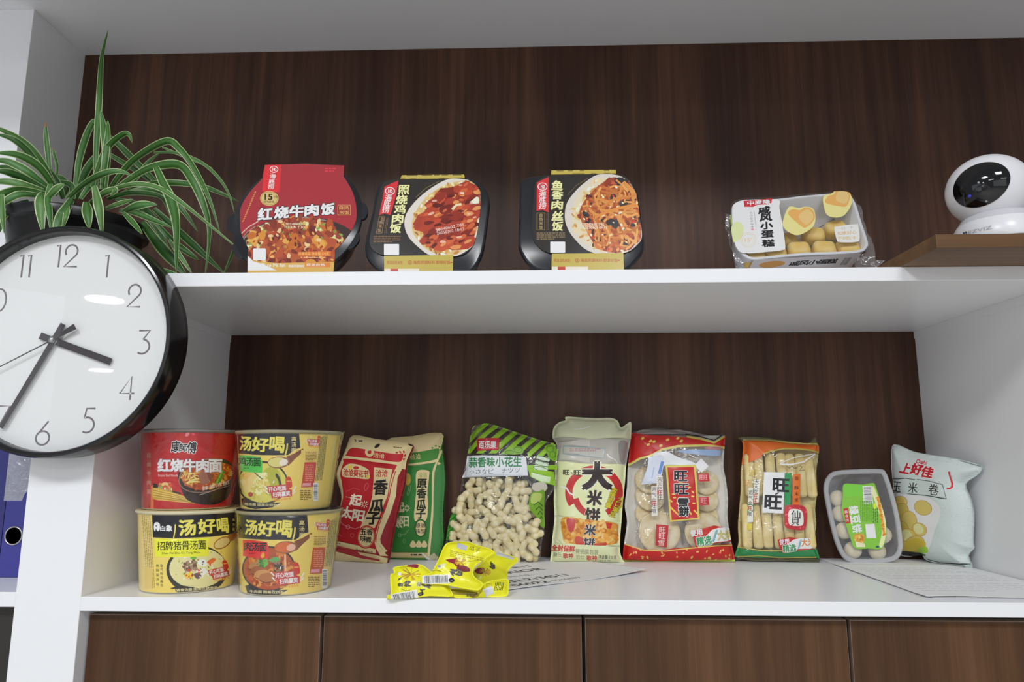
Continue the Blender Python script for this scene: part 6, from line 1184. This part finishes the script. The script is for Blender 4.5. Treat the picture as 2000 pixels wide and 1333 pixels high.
def p2(a):
    a.rect(1050, 170, 1185, 240, '#b4b4ba', rot=16); a.poly([(895, 375), (1055, 345), (1090, 430), (1040, 470), (1010, 430), (940, 405)], '#8a2434'); a.smooth([(1080, 440), (1190, 470), (1230, 535), (1150, 540), (1060, 520), (1050, 470)], '#7a3438', 4); flower(a, 1100, 400, 80)
    seeds(a, 1040, 545, 16, 62, 20); a.line([(1180, 405), (1250, 400), (1340, 385)], 6, '#7a7a18'); a.smooth([(790, 460), (860, 440), (900, 430), (880, 480), (800, 510)], '#d8d8a8', 4); a.ell(815, 470, 22, 14, '#8a8a88'); a.line([(690, 525), (770, 520), (850, 535)], 10, '#8a8428')
    a.barcode(585, 580, 960, 700, 30, rot=-2); a.ell(980, 655, 40, 30, '#1e1c1a', rot=10); a.micro(962, 648, 998, 664, 2, '#a8a49c'); a.text('瓜子', 1290, 235, 60, '#7a741a', w=150, rot=18); a.micro(1180, 300, 1420, 360, 2, '#a8a020', slant=.2); a.micro(960, 240, 1160, 330, 4, '#a09818', slant=.25)
def p3(a):
    a.smooth([(1290, 520), (1340, 490), (1420, 490), (1400, 560), (1330, 570)], '#7a2030', 4); flower(a, 1430, 540, 80); seeds(a, 1520, 460, 9, 48, 70); a.poly([(1575, 270), (1620, 270), (1830, 340), (1800, 365), (1580, 310)], '#b8b8b4'); a.ell(1345, 605, 40, 40, '#e0dc50')
def p4(a):
    a.rect(1420, 745, 1540, 850, '#c4c4cc', rot=-24); a.micro(1565, 680, 1690, 790, 6, '#4a4820', vert=True, slant=-.2); a.micro(1440, 690, 1520, 740, 3, '#8a8620'); a.smooth([(970, 770), (1200, 790), (1350, 830), (1290, 890), (1180, 850), (980, 830)], '#8a7a1c', 4); a.micro(1180, 810, 1330, 870, 3, '#4a4414')
    a.line([(1290, 890), (1380, 800), (1400, 720)], 20, '#a89c18')
sachet('yellow sachet lying at the right of the heap, half under the others', 0.052, 0.003, 38, 0.35, [(1270, 560), (1300, 490), (1400, 400), (1540, 290), (1640, 275), (1880, 352), (1790, 460), (1735, 530), (1712, 640), (1500, 670), (1380, 700), (1280, 660)], p3, 0.008, 103, (1500, 800))
sachet('yellow sachet at the bottom right of the heap with small vertical print', 0.008, 0.001, 30, 0.22, [(960, 760), (1200, 760), (1390, 700), (1500, 655), (1735, 628), (1748, 740), (1742, 835), (1700, 872), (1510, 878), (1395, 900), (1300, 938), (1190, 905), (990, 872)], p4, 0.007, 104, (1300, 930))
sachet('yellow sachet at the bottom left of the heap, its barcode end over the shelf edge', -0.004, 0.001, 32, 0.05, [(195, 470), (370, 440), (540, 432), (640, 480), (740, 560), (900, 660), (970, 780), (990, 872), (700, 862), (420, 895), (250, 940), (122, 968), (112, 850), (160, 820), (150, 580), (205, 550)], p1, 0.009, 101, (420, 960))
sachet('yellow sachet topmost of the heap, curving over the other three', -0.004, 0.020, 34, 0.08, [(580, 690), (582, 600), (700, 550), (745, 480), (790, 400), (830, 300), (885, 185), (960, 142), (1200, 135), (1330, 180), (1562, 272), (1450, 360), (1290, 480), (1282, 600), (1400, 690), (1392, 745), (1330, 792), (1130, 770), (940, 728), (740, 705)], p2, 0.009, 102, (900, 900))
# ---------------------------------------------------------------- sheets of paper
def sheet(label, C0, ux, L_, Wd, draw, z, seed, curl=(0, 0), group='papers on the lower shelf'):
    ux = nz((ux[0], ux[1], 0)); uy = np.array([-ux[1], ux[0], 0.0]); O = resample(np.array([(0, 0), (L_, 0), (L_, Wd), (0, Wd)]), .008); a = Art(0, 0, 1, lambda x, y: (x, y), seed); draw(a)
    W, T, lay, cols = planar(O, a.sh, .008, '#dcdde6'); T = ccw(W, T); C, mi = facecols(lay, cols)
    zz = z + curl[0] * np.clip((W[:, 0] / L_ - .72) / .28, 0, 1) ** 2 * (1 - W[:, 1] / Wd) + curl[1] * (np.sin(W[:, 0] / L_ * 9) * .5 + .5) * np.clip(1 - W[:, 1] / .03, 0, 1)
    P = np.array(C0)[None, :] * [1, 1, 0] + W[:, :1] * ux + W[:, 1:] * uy; P[:, 2] = zz
    n = len(P); P2 = P.copy(); P2[:, 2] -= 0.00025; ix = match(W, O)
    F = T.tolist() + (T[:, ::-1] + n).tolist() + [[ix[i - 1], ix[i], ix[i] + n, ix[i - 1] + n][::-1] for i in range(len(ix))]; C2 = np.concatenate([C, np.tile(alb('#dcdde6'), (len(T) + len(ix), 1))])
    o = mesh('paper_sheet', np.concatenate([P, P2]), F, [PRINT_M], None, loc=(float(P[:, 0].mean()), float(P[:, 1].mean()), z), cols=C2); return tag(o, label, 'paper', group)
tip = onZ(1265, 1119, Z0); frt = onZ(1000, 1154, Z0); d_ = nz(tip - frt)
def phone(a):
    def row(s_, x, y, h_, w_, b_=.03): 
        n0 = len(a.sh); a.text(s_, x, -y, h_, '#26262c', w=w_, bold=b_); a.sh[n0:] = [(P_ * [1, -1], e_, c_) for P_, e_, c_ in a.sh[n0:]]
    row('06022', .075, .026, .018, .065); row('5536889', .145, .026, .012, .055, .0); row('0631 2134511', .103, .058, .018, .135); row('威海 地址:', .080, .092, .014, .10, .0); row('SUPERIOR', .105, .128, .020, .145); row('MOTOR PARTS', .105, .165, .014, .15)
sheet('white sheet with large black numbers lying under the yellow sachets', tip - d_ * 0.297, d_, 0.297, 0.195, phone, Z0 + 0.0007, 1, curl=(0.005, 0.0014))
def lines(a):
    for i in range(15):
        y = .045 + i * .0145; x = .018; e = .190 if i % 5 else .12
        while x < e: l = a.rnd.uniform(.006, .02); a.rect(x, y, min(x + l, e), y + .0034, '#b9bac2'); x += l + .003
def blank(a): pass
q1 = onZ(1600, 1094, Z0)
sheet('white printed sheet topmost of the stack at the right end', (0.5935, 0.0255, 0), (1, 0.0, 0), 0.218, 0.297, lines, Z0 + 0.0022, 2, curl=(0, 0.0016))
sheet('white sheet showing behind the printed one, under the pastry tub', (0.5985, 0.095, 0), (1, 0.01, 0), 0.210, 0.297, blank, Z0 + 0.0009, 3)
sheet('white sheet peeking out along the front below the printed one', (0.6020, 0.0275, 0), (1, -0.008, 0), 0.210, 0.297, blank, Z0 + 0.0013, 4)
# ---------------------------------------------------------------- spider plant in a black pot
pc_ = onY(150, 455, 0.135); pcx, pcy = pc_[0], 0.135; rimz = onY(150, 394, 0.03)[2]; rp_ = 0.108
tpl = thing('potted_spider_plant', 'spider plant with striped arching leaves in a black pot behind the clock', 'potted plant', (pcx, pcy, ZT))
hp = rimz - ZT
g = lathe([(0.0, 0.0006), (rp_ * .70, 0.0006), (rp_ * .72, 0.004), (rp_ * .93, hp - 0.020), (rp_ * .95, hp - 0.018), (rp_ * 1.0, hp - 0.016), (rp_ * 1.02, hp - 0.003), (rp_ * 1.01, hp), (rp_ * .97, hp), (rp_ * .94, hp - 0.012), (rp_ * .90, hp - 0.016)], 96, pcx, pcy, ZT)
mesh('pot', g[0], g[1][:-1], mat('pot_black', '#101012', 0.3, 0.4), tpl, autos=40)
g = lathe([(0.0, hp - 0.012), (rp_ * .5, hp - 0.011), (rp_ * .91, hp - 0.016)], 48, pcx, pcy, ZT); mesh('soil', g[0], g[1][:-1], mottled('potting_soil', '#2a2018', '#42342a', 120, 0.95, 0.8), tpl)
LV, LF, LC = [], [], []
GREENS = [('#3d6a2c', '#315a22', '#9db07a'), ('#4c7840', '#3f6833', '#a3b583'), ('#2f5a22', '#254a1b', '#7f9a62'), ('#587f42', '#4a7038', '#b6c398')]
def leaf(pts, wd, ys, g=0, edge=1.0, brown=False, fold=0.25):
    """a strap leaf: traced centre line in (zoom) pixels with its own distance at each point, variegated edges"""
    P = [onY(x / 2.6667, 40 + y / 2.6667, yy) for (x, y), yy in zip(pts, ys)]; C = np.array(catmull(P, 7, False)); n = len(C); wm = wd / 2.6667 * 0.00078
    mid, dk, ed = GREENS[g % 4]; base = len(LV); prof = [-1.0, -0.80, -0.3, 0.0, 0.3, 0.80, 1.0]
    for i, c in enumerate(C):
        k = i / (n - 1); tg = C[min(i + 1, n - 1)] - C[max(i - 1, 0)]; tg = nz(tg); v = nz(c - CAM); sd = np.cross(tg, v); sd = sd / (np.linalg.norm(sd) + 1e-6); up_ = nz(np.cross(sd, tg))
        sd = nz(sd + up_ * 0.35 * math.sin(i * .2 + base)); wk = wm * 0.5 * min(1.0, 0.55 + 1.2 * k) * (1 - max(0.0, (k - 0.45) / 0.55) ** 1.8) + 0.0003
        for p in prof: LV.append(c + sd * wk * p + up_ * fold * wk * abs(p))
    m = len(prof)
    for i in range(n - 1):
        for j in range(m - 1):
            LF.append([base + i * m + j, base + i * m + j + 1, base + (i + 1) * m + j + 1, base + (i + 1) * m + j]); c_ = ed if j in (0, 5) and edge else (dk if j in (1, 4) else mid)
            if brown and i > n * .8: c_ = '#8a5a34'
            LC.append(alb(c_))
Yc_ = pcy
L_ = [([(500, 900), (500, 700), (515, 450), (530, 200), (563, 50)], 34, [.13, .13, .14, .15, .16], 0), ([(545, 880), (555, 700), (540, 560), (524, 468)], 46, [.12, .11, .11, .12], 1), ([(530, 880), (548, 720), (560, 600), (562, 520)], 36, [.10, .10, .10, .11], 0), ([(390, 920), (410, 740), (450, 600), (490, 525), (505, 560)], 40, [.17, .18, .19, .19, .18], 1), ([(395, 930), (440, 800), (490, 720), (500, 690)], 44, [.16, .17, .18, .18], 2),
 ([(480, 870), (520, 740), (570, 650), (640, 593), (672, 595), (688, 638)], 34, [.12, .11, .10, .09, .09, .09], 0), ([(560, 900), (620, 810), (710, 715), (860, 630), (930, 665), (1010, 770), (1090, 930), (1147, 1112)], 40, [.13, .12, .11, .10, .09, .09, .08, .08], 0), ([(590, 890), (700, 810), (800, 762), (930, 752), (1000, 830), (1060, 960), (1090, 1100), (1070, 1320)], 48, [.13, .12, .10, .09, .08, .08, .08, .08], 0),
 ([(480, 940), (560, 890), (700, 853), (820, 870), (920, 930), (1060, 1040), (1280, 1222)], 28, [.12, .10, .08, .07, .06, .06, .06], 3), ([(640, 900), (760, 855), (900, 845), (1040, 862), (1150, 900), (1245, 945)], 36, [.18, .19, .20, .20, .20, .21], 0), ([(560, 600), (610, 640), (700, 730), (800, 830), (900, 940)], 40, [.22, .22, .22, .22, .22], 2), ([(540, 680), (640, 740), (740, 800), (800, 860)], 34, [.24, .24, .24, .24], 2),
 ([(810, 760), (850, 850), (895, 950), (918, 1080), (918, 1320)], 54, [.08, .07, .06, .05, .05], 0), ([(800, 690), (920, 690), (1040, 735), (1130, 810), (1190, 900), (1220, 1000)], 18, [.20, .19, .18, .17, .16, .15], 1), ([(845, 660), (960, 710), (1108, 770)], 14, [.2, .2, .2], 3), ([(490, 860), (505, 930), (520, 1010), (532, 1120)], 44, [.05, .02, .015, .015], 3), ([(375, 930), (340, 990), (305, 1050), (280, 1120)], 54, [.05, .02, .015, .012], 1), ([(350, 950), (345, 1010), (325, 1080)], 26, [.04, .015, .015], 3),
 ([(230, 900), (215, 930), (212, 1000), (225, 1110)], 56, [.06, .025, .02, .02], 3), ([(262, 850), (250, 930), (258, 1010), (270, 1110)], 34, [.06, .03, .02, .02], 1), ([(450, 945), (455, 1000), (465, 1085)], 50, [.03, .015, .012], 0, True), ([(550, 980), (620, 955), (695, 932)], 26, [.08, .06, .05], 3), ([(640, 1000), (700, 970), (760, 958), (818, 960)], 42, [.06, .04, .03, .03], 1), ([(620, 990), (700, 1000), (800, 1040), (895, 1078)], 34, [.08, .05, .04, .04], 1), ([(640, 1000), (690, 1050), (742, 1115)], 28, [.05, .03, .02], 0, True),
 ([(740, 1050), (820, 1160), (900, 1250), (970, 1330)], 66, [.14, .13, .12, .12], 2), ([(800, 1040), (900, 1150), (980, 1210), (1035, 1248)], 36, [.10, .10, .10, .10], 2), ([(800, 980), (920, 1090), (1040, 1200), (1170, 1320)], 46, [.17, .17, .16, .16], 2), ([(1235, 1140), (1205, 1230), (1165, 1320)], 14, [.12, .12, .12], 0), ([(880, 1140), (940, 1230), (1000, 1320)], 24, [.09, .09, .09], 3), ([(350, 930), (440, 850), (540, 798), (620, 785), (690, 810)], 36, [.10, .09, .08, .08, .08], 1), ([(460, 960), (540, 900), (600, 882), (575, 915)], 34, [.09, .07, .06, .05], 3),
 ([(680, 890), (780, 880), (880, 910), (960, 1000), (1030, 1100)], 40, [.16, .17, .17, .17, .17], 1), ([(830, 1290), (900, 1320), (960, 1340)], 24, [.06, .05, .05], 1), ([(640, 870), (700, 830), (770, 740), (830, 690)], 26, [.15, .16, .17, .18], 1), ([(560, 930), (660, 900), (760, 900), (850, 930), (900, 1060)], 30, [.11, .10, .10, .10, .10], 2),
 ([(280, 850), (220, 740), (130, 640), (20, 575), (-60, 550)], 40, [.12, .10, .08, .06, .05], 0), ([(250, 830), (160, 700), (70, 620), (-30, 590)], 40, [.10, .08, .06, .05], 2), ([(265, 850), (250, 700), (240, 600), (238, 528)], 30, [.14, .14, .14, .14], 0, True), ([(290, 830), (298, 760), (280, 690), (274, 665)], 16, [.13, .13, .13, .13], 0, True), ([(290, 880), (200, 760), (90, 700), (-30, 690)], 48, [.10, .07, .05, .04], 0), ([(260, 880), (150, 790), (40, 735), (-40, 730)], 46, [.09, .06, .05, .04], 1), ([(250, 890), (140, 830), (40, 790), (-40, 785)], 46, [.08, .06, .04, .03], 2), ([(240, 895), (120, 855), (20, 838), (-60, 850)], 44, [.08, .05, .04, .03], 3), ([(240, 905), (120, 885), (20, 900), (-60, 930)], 46, [.07, .05, .03, .03], 0), ([(220, 915), (110, 905), (30, 940), (-50, 1000)], 40, [.07, .04, .03, .02], 1),
 ([(240, 935), (290, 880), (335, 850)], 36, [.04, .02, .02], 3), ([(10, 900), (8, 980), (22, 1110)], 30, [.03, .02, .02], 3), ([(60, 920), (20, 1000), (-5, 1110)], 40, [.06, .05, .05], 2), ([(150, 940), (60, 980), (0, 1060)], 34, [.06, .04, .04], 1), ([(320, 920), (345, 870), (330, 830), (290, 800)], 44, [.16, .17, .18, .18], 2), ([(330, 930), (300, 850), (230, 760), (150, 700)], 40, [.14, .13, .12, .12], 2), ([(300, 910), (180, 820), (60, 770), (-40, 760)], 40, [.13, .12, .12, .12], 2), ([(420, 930), (470, 860), (545, 820)], 30, [.15, .16, .17], 1), ([(380, 930), (370, 860), (300, 835)], 40, [.15, .16, .16], 2), ([(700, 960), (760, 1010), (840, 1120), (900, 1260)], 36, [.2, .2, .2, .2], 2), ([(600, 930), (720, 960), (820, 1050), (870, 1200)], 30, [.2, .2, .2, .2], 2)]
for q_ in L_: leaf(q_[0], q_[1], q_[2], q_[3], brown=len(q_) > 4)
mesh('leaves', LV, LF, [mat('leaf', rough=0.42, spec=0.4, attr=True)], tpl, cols=np.array(LC))
bpy.data.objects.remove(_to)
